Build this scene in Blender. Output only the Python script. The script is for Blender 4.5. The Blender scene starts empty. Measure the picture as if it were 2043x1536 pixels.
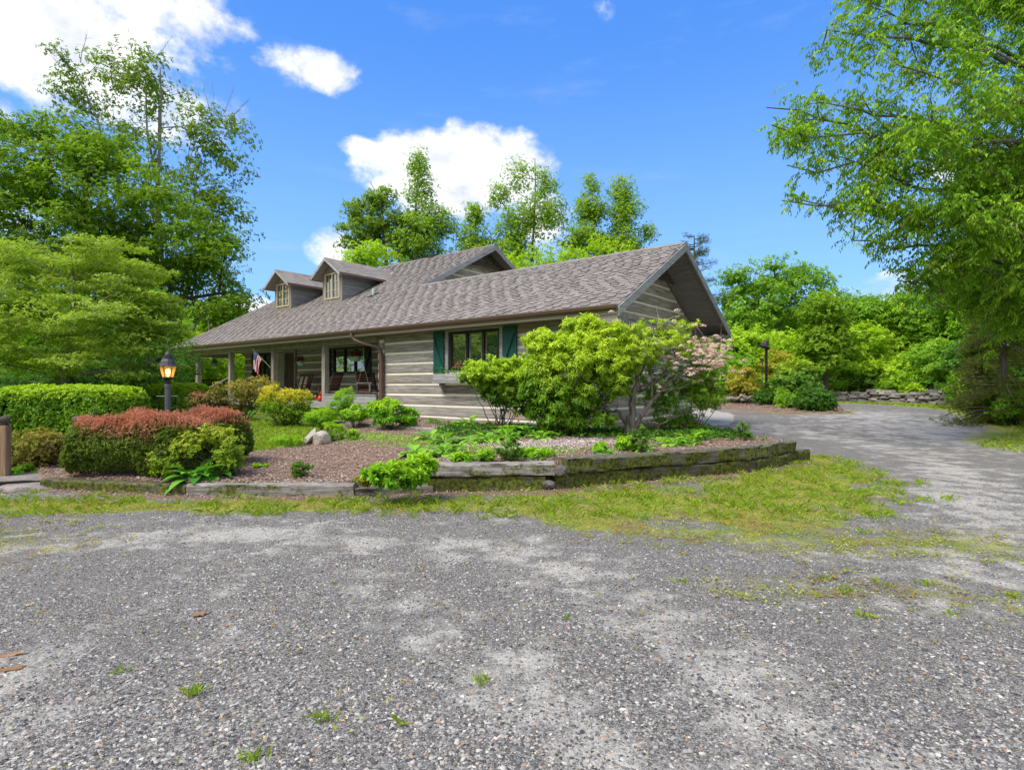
import bpy, math, random
import numpy as np
from math import radians as R, sin, cos, pi
random.seed(7)
scene = bpy.context.scene
col = scene.collection
# ------------------------------------------------------------------ camera
F, CX, CY, EYE = 1117.0, 1021.5, 768.0, 1.6
cam_d = bpy.data.cameras.new('camera'); cam = bpy.data.objects.new('camera', cam_d); col.objects.link(cam)
cam.location = (0, 0, EYE); cam.rotation_euler = (R(90), 0, 0)
cam_d.sensor_width = 36; cam_d.lens = 36*F/2043; cam_d.clip_end = 4000; cam_d.clip_start = 0.05
scene.camera = cam
# ------------------------------------------------------------------ light, sky, exposure
SUN_AZ, SUN_EL = R(234), R(57)          # compass direction the light comes from (0 = +Y, clockwise)
sd = bpy.data.lights.new('sun', 'SUN'); sd.energy = 3.3; sd.angle = R(34); sd.color = (1, .95, .87)
sun = bpy.data.objects.new('sun', sd); col.objects.link(sun)
sun.rotation_euler = (R(90)-SUN_EL, 0, pi - SUN_AZ)
scene.view_settings.view_transform = 'Standard'; scene.view_settings.look = 'None'
scene.view_settings.exposure = 0.72; scene.view_settings.gamma = 1
world = bpy.data.worlds.new('World'); scene.world = world; world.use_nodes = True

class NT:
    """tiny node tree writer"""
    def __init__(s, tree): s.t = tree; s.n = tree.nodes; s.l = tree.links
    def new(s, typ, **kw):
        n = s.n.new(typ)
        for k, v in kw.items(): setattr(n, k, v)
        return n
    def put(s, sock, v):
        if v is None: return
        if hasattr(v, 'is_output') or isinstance(v, bpy.types.NodeSocket): s.l.new(v, sock)
        else:
            if isinstance(v, (tuple, list)) and len(v) == 3 and sock.type == 'RGBA': v = (*v, 1)
            sock.default_value = v
    def math(s, op, a, b=None, c=None, clamp=False):
        n = s.new('ShaderNodeMath', operation=op, use_clamp=clamp); s.put(n.inputs[0], a)
        if b is not None: s.put(n.inputs[1], b)
        if c is not None: s.put(n.inputs[2], c)
        return n.outputs[0]
    def vmath(s, op, a, b=None):
        n = s.new('ShaderNodeVectorMath', operation=op); s.put(n.inputs[0], a)
        if b is not None: s.put(n.inputs[1], b)
        return n.outputs[0] if op not in ('DOT_PRODUCT', 'LENGTH') else n.outputs[1]
    def mix(s, f, a, b, mode='MIX'):
        n = s.new('ShaderNodeMix', data_type='RGBA', blend_type=mode); s.put(n.inputs[0], f); s.put(n.inputs[6], a); s.put(n.inputs[7], b)
        return n.outputs[2]
    def ramp(s, f, lo, hi, a=0.0, b=1.0, smooth=True):
        n = s.new('ShaderNodeMapRange', clamp=True); n.interpolation_type = 'SMOOTHSTEP' if smooth else 'LINEAR'
        for i, v in enumerate((f, lo, hi, a, b)): s.put(n.inputs[i], v)
        return n.outputs[0]
    def colramp(s, f, stops):
        n = s.new('ShaderNodeValToRGB'); e = n.color_ramp.elements
        while len(e) > 1: e.remove(e[0])
        for i, (p, c) in enumerate(stops):
            q = e[0] if i == 0 else e.new(p)
            q.position = p; q.color = (*c, 1)
        s.put(n.inputs[0], f); return n.outputs[0]
    def noise(s, vec, scale, detail=4, rough=.55, dist=0, out=0):
        n = s.new('ShaderNodeTexNoise'); s.put(n.inputs['Vector'], vec)
        n.inputs['Scale'].default_value = scale; n.inputs['Detail'].default_value = detail
        n.inputs['Roughness'].default_value = rough; n.inputs['Distortion'].default_value = dist
        return n.outputs[out]
    def voro(s, vec, scale, feature='F1', rnd=1):
        n = s.new('ShaderNodeTexVoronoi', feature=feature); s.put(n.inputs['Vector'], vec)
        n.inputs['Scale'].default_value = scale; n.inputs['Randomness'].default_value = rnd
        return n
    def scale(s, vec, sc, loc=(0, 0, 0), rot=(0, 0, 0)):
        n = s.new('ShaderNodeMapping'); s.put(n.inputs[0], vec); n.inputs[1].default_value = loc; n.inputs[2].default_value = rot; n.inputs[3].default_value = sc
        return n.outputs[0]

# sky: physical sky made a deeper blue, with cumulus laid out by compass direction
w = NT(world.node_tree); w.n.clear()
sky = w.new('ShaderNodeTexSky', sky_type='NISHITA'); sky.sun_disc = False
sky.sun_elevation = SUN_EL; sky.sun_rotation = SUN_AZ; sky.air_density = 1.0; sky.dust_density = .6; sky.ozone_density = 2.5; sky.altitude = 900
tc = w.new('ShaderNodeTexCoord').outputs['Generated']
sep = w.new('ShaderNodeSeparateXYZ'); w.put(sep.inputs[0], tc)
az = w.math('ARCTAN2', sep.outputs[0], sep.outputs[1]); el = w.math('ARCSINE', sep.outputs[2])
def cloud_dir(u, v):
    a = math.atan((u-CX)/F); return a, math.atan((CY-v)/F*math.cos(a))
pv = w.new('ShaderNodeCombineXYZ'); w.put(pv.inputs[0], az); w.put(pv.inputs[1], w.math('MULTIPLY', el, 1.35)); PV = pv.outputs[0]
warp = w.noise(PV, 7, 7, .6); fine = w.noise(PV, 16, 7, .62)
total = None
for (u, v, ru, rv, g) in [(60, 45, 520, 115, 1.0), (270, 0, 290, 62, .9), (110, 140, 230, 85, .85), (370, 210, 150, 90, .7), (630, 140, 135, 44, .85), (620, 150, 70, 30, .6), (925, 345, 225, 92, 1.15), (1010, 310, 120, 62, .7),
        (820, 330, 90, 60, .5), (715, 292, 50, 22, .75), (680, 495, 75, 46, .85), (500, 630, 110, 42, .9), (1085, 440, 90, 75, .8), (1210, 12, 34, 30, .2), (5, 225, 40, 40, .7), (60, 420, 120, 60, .7), (1780, 600, 130, 60, .8), (1950, 330, 130, 60, .45), (-500, 300, 420, 160, 1)]:
    a0, e0 = cloud_dir(u, v); ra = ru/F*math.cos(a0)**2; re = rv/F*math.cos(a0)
    dx = w.math('DIVIDE', w.math('SUBTRACT', az, a0), ra); dy = w.math('DIVIDE', w.math('SUBTRACT', el, e0), re)
    r2 = w.math('ADD', w.math('MULTIPLY', dx, dx), w.math('MULTIPLY', dy, dy))
    b = w.math('MULTIPLY', w.math('MAXIMUM', w.math('SUBTRACT', 1.25, r2), 0), g)
    total = b if total is None else w.math('MAXIMUM', total, b)
# broken cloud added to the unseen sky behind the camera for neutral fill light
back = w.math('MULTIPLY', w.ramp(w.math('ABSOLUTE', az), 1.0, 1.5), w.ramp(w.noise(PV, 2.2, 5, .6), .30, .5))
total = w.math('MAXIMUM', total, back)
dens = w.math('ADD', w.math('ADD', total, w.math('MULTIPLY', w.math('SUBTRACT', warp, .5), 2.6)), w.math('MULTIPLY', w.math('SUBTRACT', fine, .5), 1.2))
mask = w.math('MULTIPLY', w.ramp(dens, .32, 1.05), w.ramp(total, 0.0, .35))
wisp = w.math('MULTIPLY', w.ramp(w.noise(w.scale(PV, (1, 3, 1)), 4, 6, .65), .52, .8), .10)
mask = w.math('MAXIMUM', mask, wisp)
skyc = w.vmath('MULTIPLY', sky.outputs[0], (.078, .078, .078))
hsv = w.new('ShaderNodeHueSaturation'); hsv.inputs['Saturation'].default_value = 1.22; hsv.inputs['Value'].default_value = 1.15; w.put(hsv.inputs['Color'], skyc)
grad = w.mix(w.ramp(el, 0, .62), (.28, .56, 1.02), (.072, .25, .76))
blue = w.mix(.75, hsv.outputs[0], grad)
cl_tone = w.mix(w.ramp(w.noise(PV, 8, 6, .6), .36, .66), (.56, .59, .66), (.80, .80, .81))
cl_tone = w.mix(w.math('MULTIPLY', w.ramp(warp, .45, .62), .6), cl_tone, (.84, .84, .85))
final = w.mix(mask, blue, cl_tone)
bg = w.new('ShaderNodeBackground'); w.put(bg.inputs[0], final); bg.inputs[1].default_value = .92
wo = w.new('ShaderNodeOutputWorld'); w.l.new(bg.outputs[0], wo.inputs[0])

# ------------------------------------------------------------------ helpers
def at(u, v, Y): return np.array([(u-CX)/F*Y, Y, EYE+(CY-v)/F*Y])     # a point Y metres ahead
def gp(u, v, z=0.):                                                   # a point on ground of height z
    Y = (EYE-z)*F/(v-CY); return np.array([(u-CX)/F*Y, Y, z])
def ss(x): x = np.clip(x, 0, 1); return x*x*(3-2*x)
def nrm(a): return a/np.maximum(np.linalg.norm(a, axis=-1, keepdims=True), 1e-9)
def tag(o, label=None, cat=None, group=None, kind=None):
    if label: o['label'] = label
    if cat: o['category'] = cat
    if group: o['group'] = group
    if kind: o['kind'] = kind
    return o
def link(name, me, mat, parent=None):
    o = bpy.data.objects.new(name, me); col.objects.link(o)
    if mat is not None and not me.materials: me.materials.append(mat)
    if parent is not None: o.parent = parent
    return o
def empty(name, loc=(0, 0, 0), rz=0, parent=None):
    o = bpy.data.objects.new(name, None); col.objects.link(o); o.location = loc; o.rotation_euler = (0, 0, rz)
    o.empty_display_size = .2
    if parent: o.parent = parent
    return o
def mesh_np(name, V, Fq, attrs=None, smooth=False):
    """V (n,3); Fq (m,k) all polygons of k corners"""
    V = np.asarray(V, np.float32); Fq = np.asarray(Fq, np.int32); m, k = Fq.shape
    me = bpy.data.meshes.new(name); me.vertices.add(len(V)); me.vertices.foreach_set('co', V.ravel())
    me.loops.add(m*k); me.loops.foreach_set('vertex_index', Fq.ravel())
    me.polygons.add(m); me.polygons.foreach_set('loop_start', np.arange(0, m*k, k, dtype=np.int32))
    if smooth: me.polygons.foreach_set('use_smooth', np.ones(m, bool))
    for an, av in (attrs or {}).items():
        a = me.attributes.new(an, 'FLOAT', 'POINT'); a.data.foreach_set('value', np.asarray(av, np.float32))
    me.update(calc_edges=True); return me
class MB:
    def __init__(s): s.V = []; s.F = []; s.r = []; s.n = 0
    def add(s, V, Fs, r=None):
        r = random.random() if r is None else r
        for f in Fs: s.F.append(tuple(i+s.n for i in f))
        s.V.extend([tuple(v) for v in V]); s.r.extend([r]*len(V)); s.n += len(V)
    def box(s, x0, x1, y0, y1, z0, z1, r=None):
        s.add([(x0,y0,z0),(x1,y0,z0),(x1,y1,z0),(x0,y1,z0),(x0,y0,z1),(x1,y0,z1),(x1,y1,z1),(x0,y1,z1)],
              [(0,3,2,1),(4,5,6,7),(0,1,5,4),(1,2,6,5),(2,3,7,6),(3,0,4,7)], r)
    def beam(s, p0, p1, w_, h_, up=(0, 0, 1), r=None):
        p0 = np.array(p0, float); p1 = np.array(p1, float); d = nrm(p1-p0); u = np.array(up, float)
        a = nrm(np.cross(d, u)); b = np.cross(a, d); a = a*w_/2; b = b*h_/2
        s.add([p0-a-b, p0+a-b, p0+a+b, p0-a+b, p1-a-b, p1+a-b, p1+a+b, p1-a+b],
              [(0,3,2,1),(4,5,6,7),(0,1,5,4),(1,2,6,5),(2,3,7,6),(3,0,4,7)], r)
    def prism(s, poly, d, r=None):
        """poly: list of 3-D points, extruded by vector d"""
        n = len(poly); P = [np.array(p, float) for p in poly]; d = np.array(d, float)
        s.add(P+[p+d for p in P], [tuple(range(n))[::-1], tuple(range(n, 2*n))]+[(i, (i+1) % n, n+(i+1) % n, n+i) for i in range(n)], r)
    def tube(s, pts, rad, k=6, r=None, cap=True):
        P = np.array(pts, float); n = len(P); rad = np.broadcast_to(np.array(rad, float), (n,))
        T = np.gradient(P, axis=0); T = nrm(T); ref = np.array([0.13, .21, 1.]) if abs(T[0][2]) < .9 else np.array([1., .1, 0])
        V = []; ang = np.arange(k)*2*pi/k
        for i in range(n):
            a = nrm(np.cross(T[i], ref)); b = np.cross(T[i], a)
            V.extend(P[i]+rad[i]*(np.cos(t)*a+np.sin(t)*b) for t in ang)
        Fs = [(i*k+j, i*k+(j+1) % k, (i+1)*k+(j+1) % k, (i+1)*k+j) for i in range(n-1) for j in range(k)]
        if cap: Fs += [tuple(range(k))[::-1], tuple(range((n-1)*k, n*k))]
        s.add(V, Fs, r)
    def lathe(s, prof, c=(0, 0, 0), k=12, r=None, rot=0):
        V = [(c[0]+q*cos(2*pi*j/k+rot), c[1]+q*sin(2*pi*j/k+rot), c[2]+z) for q, z in prof for j in range(k)]
        n = len(prof); Fs = [(i*k+j, i*k+(j+1) % k, (i+1)*k+(j+1) % k, (i+1)*k+j) for i in range(n-1) for j in range(k)]
        s.add(V, Fs+[tuple(range(k))[::-1], tuple(range((n-1)*k, n*k))], r)
    def build(s, name, mat, parent=None, smooth=False, bevel=0):
        me = bpy.data.meshes.new(name); me.from_pydata(s.V, [], s.F)
        a = me.attributes.new('rnd', 'FLOAT', 'POINT'); a.data.foreach_set('value', np.array(s.r, np.float32))
        if smooth: me.polygons.foreach_set('use_smooth', np.ones(len(me.polygons), bool))
        o = link(name, me, mat, parent)
        if bevel:
            m = o.modifiers.new('bevel', 'BEVEL'); m.width = bevel; m.segments = 2; m.limit_method = 'ANGLE'
        return o
# value noise for shaping geometry
def vnoise(x, y, seed=0):
    x = np.asarray(x, float); y = np.asarray(y, float)
    xi = np.floor(x).astype(int); yi = np.floor(y).astype(int); fx = ss(x-xi); fy = ss(y-yi)
    def h(a, b):
        t = np.sin(a*127.1+b*311.7+seed*74.7)*43758.5453; return t-np.floor(t)
    return (h(xi, yi)*(1-fx)+h(xi+1, yi)*fx)*(1-fy)+(h(xi, yi+1)*(1-fx)+h(xi+1, yi+1)*fx)*fy
def fbm(x, y, seed=0, o=4):
    t = 0; a = .5
    for i in range(o): t = t+a*vnoise(x*2**i, y*2**i, seed+i); a *= .5
    return t/(1-.5**o)
def pip(x, y, poly):
    ins = np.zeros(x.shape, bool); n = len(poly)
    for i in range(n):
        x0, y0 = poly[i]; x1, y1 = poly[(i+1) % n]
        if y0 == y1: continue
        c = ((y0 > y) != (y1 > y)) & (x < (x1-x0)*(y-y0)/(y1-y0)+x0); ins ^= c
    return ins
def segdist(x, y, pts):
    best = np.full(x.shape, 1e9); bw = np.zeros(x.shape)
    for (a, b) in zip(pts[:-1], pts[1:]):
        ax, ay = a[:2]; bx, by = b[:2]; L2 = (bx-ax)**2+(by-ay)**2
        t = np.clip(((x-ax)*(bx-ax)+(y-ay)*(by-ay))/L2, 0, 1); d = np.hypot(x-ax-t*(bx-ax), y-ay-t*(by-ay))
        wd = (a[2]+(b[2]-a[2])*t) if len(a) > 2 else 0*t
        q = (d-wd) < (best-bw); best = np.where(q, d, best); bw = np.where(q, wd, bw)
    return best, bw

# ------------------------------------------------------------------ materials
def newmat(name):
    m = bpy.data.materials.new(name); m.use_nodes = True; t = NT(m.node_tree); t.n.clear()
    o = t.new('ShaderNodeOutputMaterial'); p = t.new('ShaderNodeBsdfPrincipled'); t.l.new(p.outputs[0], o.inputs[0])
    t.P = p; t.O = o; return m, t
def attr(t, n): return t.new('ShaderNodeAttribute', attribute_name=n).outputs['Fac']
def objco(t): return t.new('ShaderNodeTexCoord').outputs['Object']
def bump(t, h, s=.4, d=.02):
    b = t.new('ShaderNodeBump'); b.inputs['Strength'].default_value = s; b.inputs['Distance'].default_value = d; t.put(b.inputs['Height'], h)
    t.l.new(b.outputs[0], t.P.inputs['Normal'])
def simple(name, c, rough=.6, metal=0, var=.25, ns=8, bmp=.15, spec=.4):
    m, t = newmat(name); co = objco(t); n = t.noise(co, ns, 6, .6); r = attr(t, 'rnd')
    f = t.math('MULTIPLY_ADD', n, var*1.4, 1-var*.7); f = t.math('MULTIPLY', f, t.math('MULTIPLY_ADD', r, var*.6, 1-var*.3))
    cc = t.vmath('SCALE', c); t.n[-1].inputs['Scale'].default_value = 1; t.put(t.n[-1].inputs['Scale'], f)
    t.put(t.P.inputs['Base Color'], cc); t.P.inputs['Roughness'].default_value = rough; t.P.inputs['Metallic'].default_value = metal
    t.P.inputs['Specular IOR Level'].default_value = spec
    if bmp: bump(t, t.noise(co, ns*6, 4, .6), bmp, .01)
    return m
def wood(name, c1, c2, stain=None, ax=0, gs=1.0, moss=0, rough=.85, knots=True, lichen=0):
    m, t = newmat(name); co = objco(t); r = attr(t, 'rnd')
    sc = [14*gs]*3; sc[ax] = .9*gs
    off = t.new('ShaderNodeCombineXYZ'); t.put(off.inputs[ax], t.math('MULTIPLY', r, 37)); co2 = t.vmath('ADD', co, off.outputs[0])
    g = t.noise(t.scale(co2, tuple(sc)), 1.6, 8, .68, .35); g2 = t.noise(t.scale(co2, tuple(v*4 if i != ax else v for i, v in enumerate(sc))), 2, 4, .6)
    f = t.math('ADD', t.math('MULTIPLY', g, .75), t.math('MULTIPLY', g2, .35))
    c = t.mix(t.ramp(f, .36, .72), c1, c2)
    c = t.mix(t.math('MULTIPLY', t.ramp(r, 0, 1), .35), c, t.vmath('MULTIPLY', c, (.62, .60, .57)))
    if stain:
        s1 = t.ramp(t.noise(t.scale(co2, tuple(.5 if i == ax else 2.2 for i in range(3))), 1.3, 5, .6), .50, .72)
        c = t.mix(t.math('MULTIPLY', s1, .65), c, stain)
    blot = t.ramp(t.noise(co2, 2.3, 6, .7), .55, .75); c = t.mix(t.math('MULTIPLY', blot, .55), c, t.vmath('MULTIPLY', c, (.38, .36, .34)))
    if knots:
        kn = t.voro(t.scale(co2, tuple(.9 if i == ax else 3 for i in range(3))), 1.0).outputs['Distance']; c = t.mix(t.ramp(kn, .05, .10, .8, 0), c, (.05, .035, .025))
    if moss:
        mn = t.math('ADD', t.noise(co, 2.6, 6, .65), t.math('MULTIPLY', t.noise(co, 22, 3, .6), .25)); mm = t.ramp(mn, .60-moss*.2, .72-moss*.2)
        mc = t.mix(t.ramp(t.noise(co, 16, 6, .7), .35, .68), (.014, .020, .004), (.15, .17, .012)); nz_ = t.new('ShaderNodeNewGeometry'); sz = t.new('ShaderNodeSeparateXYZ'); t.put(sz.inputs[0], nz_.outputs['Normal']); c = t.mix(t.math('MULTIPLY', mm, t.ramp(sz.outputs[2], .5, .95, .92, .25)), c, mc)
    if lichen:
        ln = t.noise(co, 6, 6, .7); c = t.mix(t.ramp(ln, .66, .70), c, (.36, .40, .31))
    t.put(t.P.inputs['Base Color'], c); t.P.inputs['Roughness'].default_value = rough; t.P.inputs['Specular IOR Level'].default_value = .25
    bump(t, f, .55, .012); return m
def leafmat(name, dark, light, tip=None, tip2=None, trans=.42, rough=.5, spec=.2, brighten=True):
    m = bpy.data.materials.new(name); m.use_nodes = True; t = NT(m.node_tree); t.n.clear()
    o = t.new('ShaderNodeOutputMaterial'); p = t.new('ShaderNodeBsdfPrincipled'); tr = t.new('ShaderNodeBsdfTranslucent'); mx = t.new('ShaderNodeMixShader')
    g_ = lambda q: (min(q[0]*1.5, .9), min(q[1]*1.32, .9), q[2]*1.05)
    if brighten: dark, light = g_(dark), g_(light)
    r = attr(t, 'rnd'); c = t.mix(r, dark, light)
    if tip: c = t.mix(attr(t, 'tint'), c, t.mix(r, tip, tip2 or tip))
    t.put(p.inputs['Base Color'], c); p.inputs['Roughness'].default_value = rough; p.inputs['Specular IOR Level'].default_value = spec
    t.put(tr.inputs[0], t.vmath('MULTIPLY', c, (1.25, 1.3, .6)))
    mx.inputs[0].default_value = trans; t.l.new(p.outputs[0], mx.inputs[1]); t.l.new(tr.outputs[0], mx.inputs[2]); t.l.new(mx.outputs[0], o.inputs[0])
    return m
M = {}
M['log'] = wood('hewn_log', (.15, .135, .12), (.44, .41, .375), (.33, .225, .155), 0)
M['log_y'] = wood('hewn_log_gable', (.21, .19, .165), (.58, .53, .47), (.26, .20, .15), 1)
M['chink'] = simple('chinking', (.88, .83, .70), .9, var=.18, ns=5, bmp=.3)
M['grey_board'] = wood('grey_board', (.20, .20, .215), (.42, .42, .43), (.30, .29, .30), 1)
M['grey_board_x'] = wood('grey_board_x', (.20, .20, .21), (.44, .43, .43), None, 0)
M['post'] = wood('post_wood', (.17, .145, .12), (.42, .38, .33), (.22, .18, .13), 2)
M['dark_wood'] = wood('dark_wood', (.045, .032, .026), (.13, .095, .075), None, 2)
M['soffit'] = wood('soffit_board', (.15, .14, .13), (.32, .295, .275), None, 0, knots=False)
M['gutter'] = simple('brown_gutter', (.135, .08, .065), .35, .2, var=.2, ns=3, bmp=0, spec=.5)
M['fascia_tan'] = simple('tan_fascia', (.30, .24, .19), .6, var=.2)
M['frame_dark'] = simple('bronze_frame', (.035, .03, .027), .4, .3, var=.2, bmp=0)
M['frame_tan'] = simple('tan_window_frame', (.50, .42, .27), .5, var=.15, bmp=.05)
M['shutter'] = simple('green_paint', (.010, .085, .065), .5, var=.4, ns=4, bmp=.1)
M['shutter_dark'] = simple('dark_green_paint', (.010, .028, .030), .5, var=.3, ns=4, bmp=.1)
M['black'] = simple('black_metal', (.022, .022, .024), .5, .3, var=.3, bmp=.05)
M['post_grey'] = simple('grey_enamel', (.085, .095, .12), .45, .2, var=.35, ns=6, bmp=.06)
M['lamp_roof'] = simple('weathered_black_metal', (.07, .07, .075), .6, .4, var=.6, ns=25, bmp=.2)
M['rocker'] = simple('red_brown_wood', (.13, .05, .03), .5, var=.3)
M['cream'] = simple('cream_cloth', (.62, .52, .42), .9, var=.15)
M['rope'] = simple('rope', (.26, .24, .21), .9, var=.1)
M['pot'] = simple('green_pot', (.25, .40, .30), .5, var=.1)
M['red'] = simple('red_paint', (.50, .03, .02), .45, var=.2)
M['white_paint'] = simple('white_paint', (.75, .75, .73), .6, var=.12)
M['blue_cloth'] = simple('blue_cloth', (.02, .04, .16), .85, var=.1)
M['red_cloth'] = simple('red_cloth', (.50, .03, .05), .85, var=.1)
M['white_cloth'] = simple('white_cloth', (.74, .72, .72), .85, var=.06)
M['flash'] = simple('flashing_metal', (.55, .55, .55), .4, .4, var=.2)
def glassmat():
    m, t = newmat('window_glass'); t.put(t.P.inputs['Base Color'], (.012, .014, .013)); t.P.inputs['Roughness'].default_value = .25
    g = t.new('ShaderNodeBsdfGlossy'); g.inputs['Roughness'].default_value = .015; g.inputs['Color'].default_value = (.85, .9, .88, 1)
    lw = t.new('ShaderNodeLayerWeight'); lw.inputs[0].default_value = .35; mx = t.new('ShaderNodeMixShader')
    t.put(mx.inputs[0], t.math('MULTIPLY_ADD', lw.outputs['Fresnel'], .55, .28)); t.l.new(t.P.outputs[0], mx.inputs[1]); t.l.new(g.outputs[0], mx.inputs[2]); t.l.new(mx.outputs[0], t.O.inputs[0])
    return m
M['glass'] = glassmat()
def shinglemat():
    m, t = newmat('asphalt_shingle'); co = objco(t); r = attr(t, 'rnd')
    c = t.colramp(r, [(0, (.205, .18, .163)), (.3, (.24, .212, .193)), (.6, (.262, .233, .214)), (1, (.295, .264, .243))])
    gr = t.noise(co, 260, 2, .6); c = t.mix(.5, c, t.vmath('SCALE', c)); t.n[-2].inputs['Scale'].default_value = 1
    c = t.mix(t.ramp(t.noise(co, .9, 6, .65), .35, .75), c, t.vmath('MULTIPLY', c, (.90, .89, .88)))
    c = t.mix(t.math('MULTIPLY', t.ramp(gr, .3, .7), .4), c, t.vmath('MULTIPLY', c, (.6, .6, .6)))
    t.put(t.P.inputs['Base Color'], c); t.P.inputs['Roughness'].default_value = .9; t.P.inputs['Specular IOR Level'].default_value = .3
    bump(t, gr, .5, .006); return m
M['shingle'] = shinglemat(); M['asphalt_edge_shade'] = simple('cut_edge_shade', (.04, .034, .03), .9, var=.4)  # asphalt core colour, also painting the shadow line under each shingle course
def stonemat(name, stops, sc=1.2, moss=0):
    m, t = newmat(name); co = objco(t); r = attr(t, 'rnd'); n = t.noise(co, 3*sc, 8, .68); n2 = t.noise(co, 18*sc, 5, .65)
    c = t.colramp(t.math('ADD', t.math('MULTIPLY', n, .55), t.math('MULTIPLY', r, .5)), stops)
    c = t.mix(t.ramp(n2, .45, .75), c, t.vmath('MULTIPLY', c, (.55, .53, .5)))
    if moss: c = t.mix(t.ramp(t.noise(co, 5*sc, 5, .7), .62-moss*.2, .7-moss*.2), c, (.09, .11, .015))
    t.put(t.P.inputs['Base Color'], c); t.P.inputs['Roughness'].default_value = .9; bump(t, t.math('ADD', n, n2), .7, .03); return m
M['wall_stone'] = stonemat('wall_stone', [(.2, (.07, .062, .062)), (.5, (.17, .15, .145)), (.75, (.30, .27, .24)), (.95, (.40, .27, .17))], 1)
M['pale_stone'] = stonemat('pale_stone', [(.2, (.16, .145, .125)), (.5, (.40, .36, .31)), (.9, (.56, .52, .46))], 2)
M['slab'] = stonemat('slab_stone', [(.2, (.13, .11, .10)), (.5, (.34, .30, .27)), (.9, (.52, .48, .44))], 1)
M['tie'] = wood('weathered_tie', (.055, .05, .045), (.24, .215, .19), None, 0, 1.2, moss=.0)
M['tie_top'] = wood('pale_weathered_tie', (.09, .08, .075), (.40, .37, .34), None, 0, 1.4, moss=-.05)
M['tie_moss'] = wood('mossy_tie', (.025, .022, .018), (.13, .115, .095), None, 0, 1.2, moss=.50)
M['tie_lichen'] = wood('mossy_tie_with_lichen', (.035, .031, .027), (.20, .18, .155), None, 0, 1.2, moss=.42, lichen=1)
M['bark'] = wood('grey_bark', (.07, .06, .05), (.27, .235, .20), None, 2, .8, knots=False)
M['bark_dark'] = wood('dark_bark', (.03, .025, .02), (.12, .10, .085), None, 2, .8, knots=False)
M['bark_pale'] = wood('pale_bark', (.13, .115, .10), (.36, .33, .29), None, 2, .8, knots=False)
M['bark_red'] = wood('ruddy_bark', (.07, .045, .03), (.30, .21, .15), None, 2, .8, knots=False)
# ------------------------------------------------------------------ ground
def H(x, y):
    x = np.asarray(x, float); y = np.asarray(y, float); k = ss((x+1)/5)
    return .5*ss((y-8.7)/8)*(1-k)+.5*ss((y-12)/18)*k
def grid_coords(lo, hi, c, fine, g=1.06):
    a = [c]; s = fine
    while a[-1] < hi: a.append(a[-1]+s); s = s*g if a[-1] > c+14 else s
    b = [c]; s = fine
    while b[-1] > lo: b.append(b[-1]-s); s = s*g if b[-1] < c-14 else s
    return np.array(b[:0:-1]+a)
def sheet(name, xs, ys, hf, poly=None, attrs=None, mat=None, sink=.06, **tags):
    X, Y = np.meshgrid(xs, ys); Z = hf(X, Y); nx, ny = len(xs), len(ys)
    idx = np.arange(nx*ny).reshape(ny, nx); Q = np.stack([idx[:-1, :-1], idx[:-1, 1:], idx[1:, 1:], idx[1:, :-1]], -1).reshape(-1, 4)
    keep = np.ones(nx*ny, bool)
    if poly is not None:
        wob = (fbm(X*1.3, Y*1.3, 5)-.5)*.25; ins = pip(X+wob, Y+wob*.7, poly)
        Z = np.where(ins, Z, Z-sink-.25*(sink > .1)); f = ins.ravel()[Q].any(1); Q = Q[f]
    used = np.unique(Q); rm = np.full(nx*ny, -1); rm[used] = np.arange(len(used))
    V = np.stack([X.ravel(), Y.ravel(), Z.ravel()], 1)[used]
    at_ = {k: v(X, Y).ravel()[used] for k, v in (attrs or {}).items()}
    o = link(name, mesh_np(name, V, rm[Q], at_, True), mat); tag(o, **tags); return o
VERGE = [(-14, 7.6, .9), (-8, 7.35, .7), (-5, 7.3, .42), (-2.5, 7.35, .40), (-.5, 7.4, .6), (1, 7.15, 1.1), (2.7, 7.4, 1.6), (4.4, 8.8, 1.3), (6.1, 10.6, .75), (6.7, 12.3, .25)]
def moss_mask(x, y):
    d, wd = segdist(x, y, VERGE); m = np.clip(1.2-d/(wd+.01)*.72+(fbm(x*1.1, y*1.1, 61)-.5)*1.1, 0, 1)*(d < wd*2.2)
    far, _ = segdist(x, y, [(11.2, 24.2), (14, 23.8), (15.6, 25.5)]); m = np.maximum(m, np.clip(1-far/.6, 0, 1)*.9)
    e, _ = segdist(x, y, [(13, 15), (16.6, 18.2), (20.5, 25.5), (21, 30), (20, 37.5), (15.5, 39)]); m = np.maximum(m, np.clip(1.15-e/1.5, 0, 1))
    c2, _ = segdist(x, y, [(12, 27), (17, 25), (14, 19)]); m = np.maximum(m, np.clip(1-c2/2.2, 0, 1)*.42)
    s, _ = segdist(x, y, [(1.0, 6.3), (3.0, 5.7), (4.6, 5.6)]); m = np.maximum(m, np.clip(1-s/1.8, 0, 1)*.74)
    s, _ = segdist(x, y, [(2.0, 4.4), (3.4, 4.2), (4.2, 3.4)]); m = np.maximum(m, np.clip(1-s/1.6, 0, 1)*.62)
    # sparse weeds in the middle of the drive
    s, _ = segdist(x, y, [(1.5, 6), (3.5, 5.2), (4.6, 4.0), (5.5, 3)]); m = np.maximum(m, np.clip(1-s/1.6, 0, 1)*.43)
    s, _ = segdist(x, y, [(-9, 6.5), (-6.2, 6.3), (-4.5, 5.4)]); m = np.maximum(m, np.clip(1-s/1.5, 0, 1)*.60)
    return m
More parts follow.
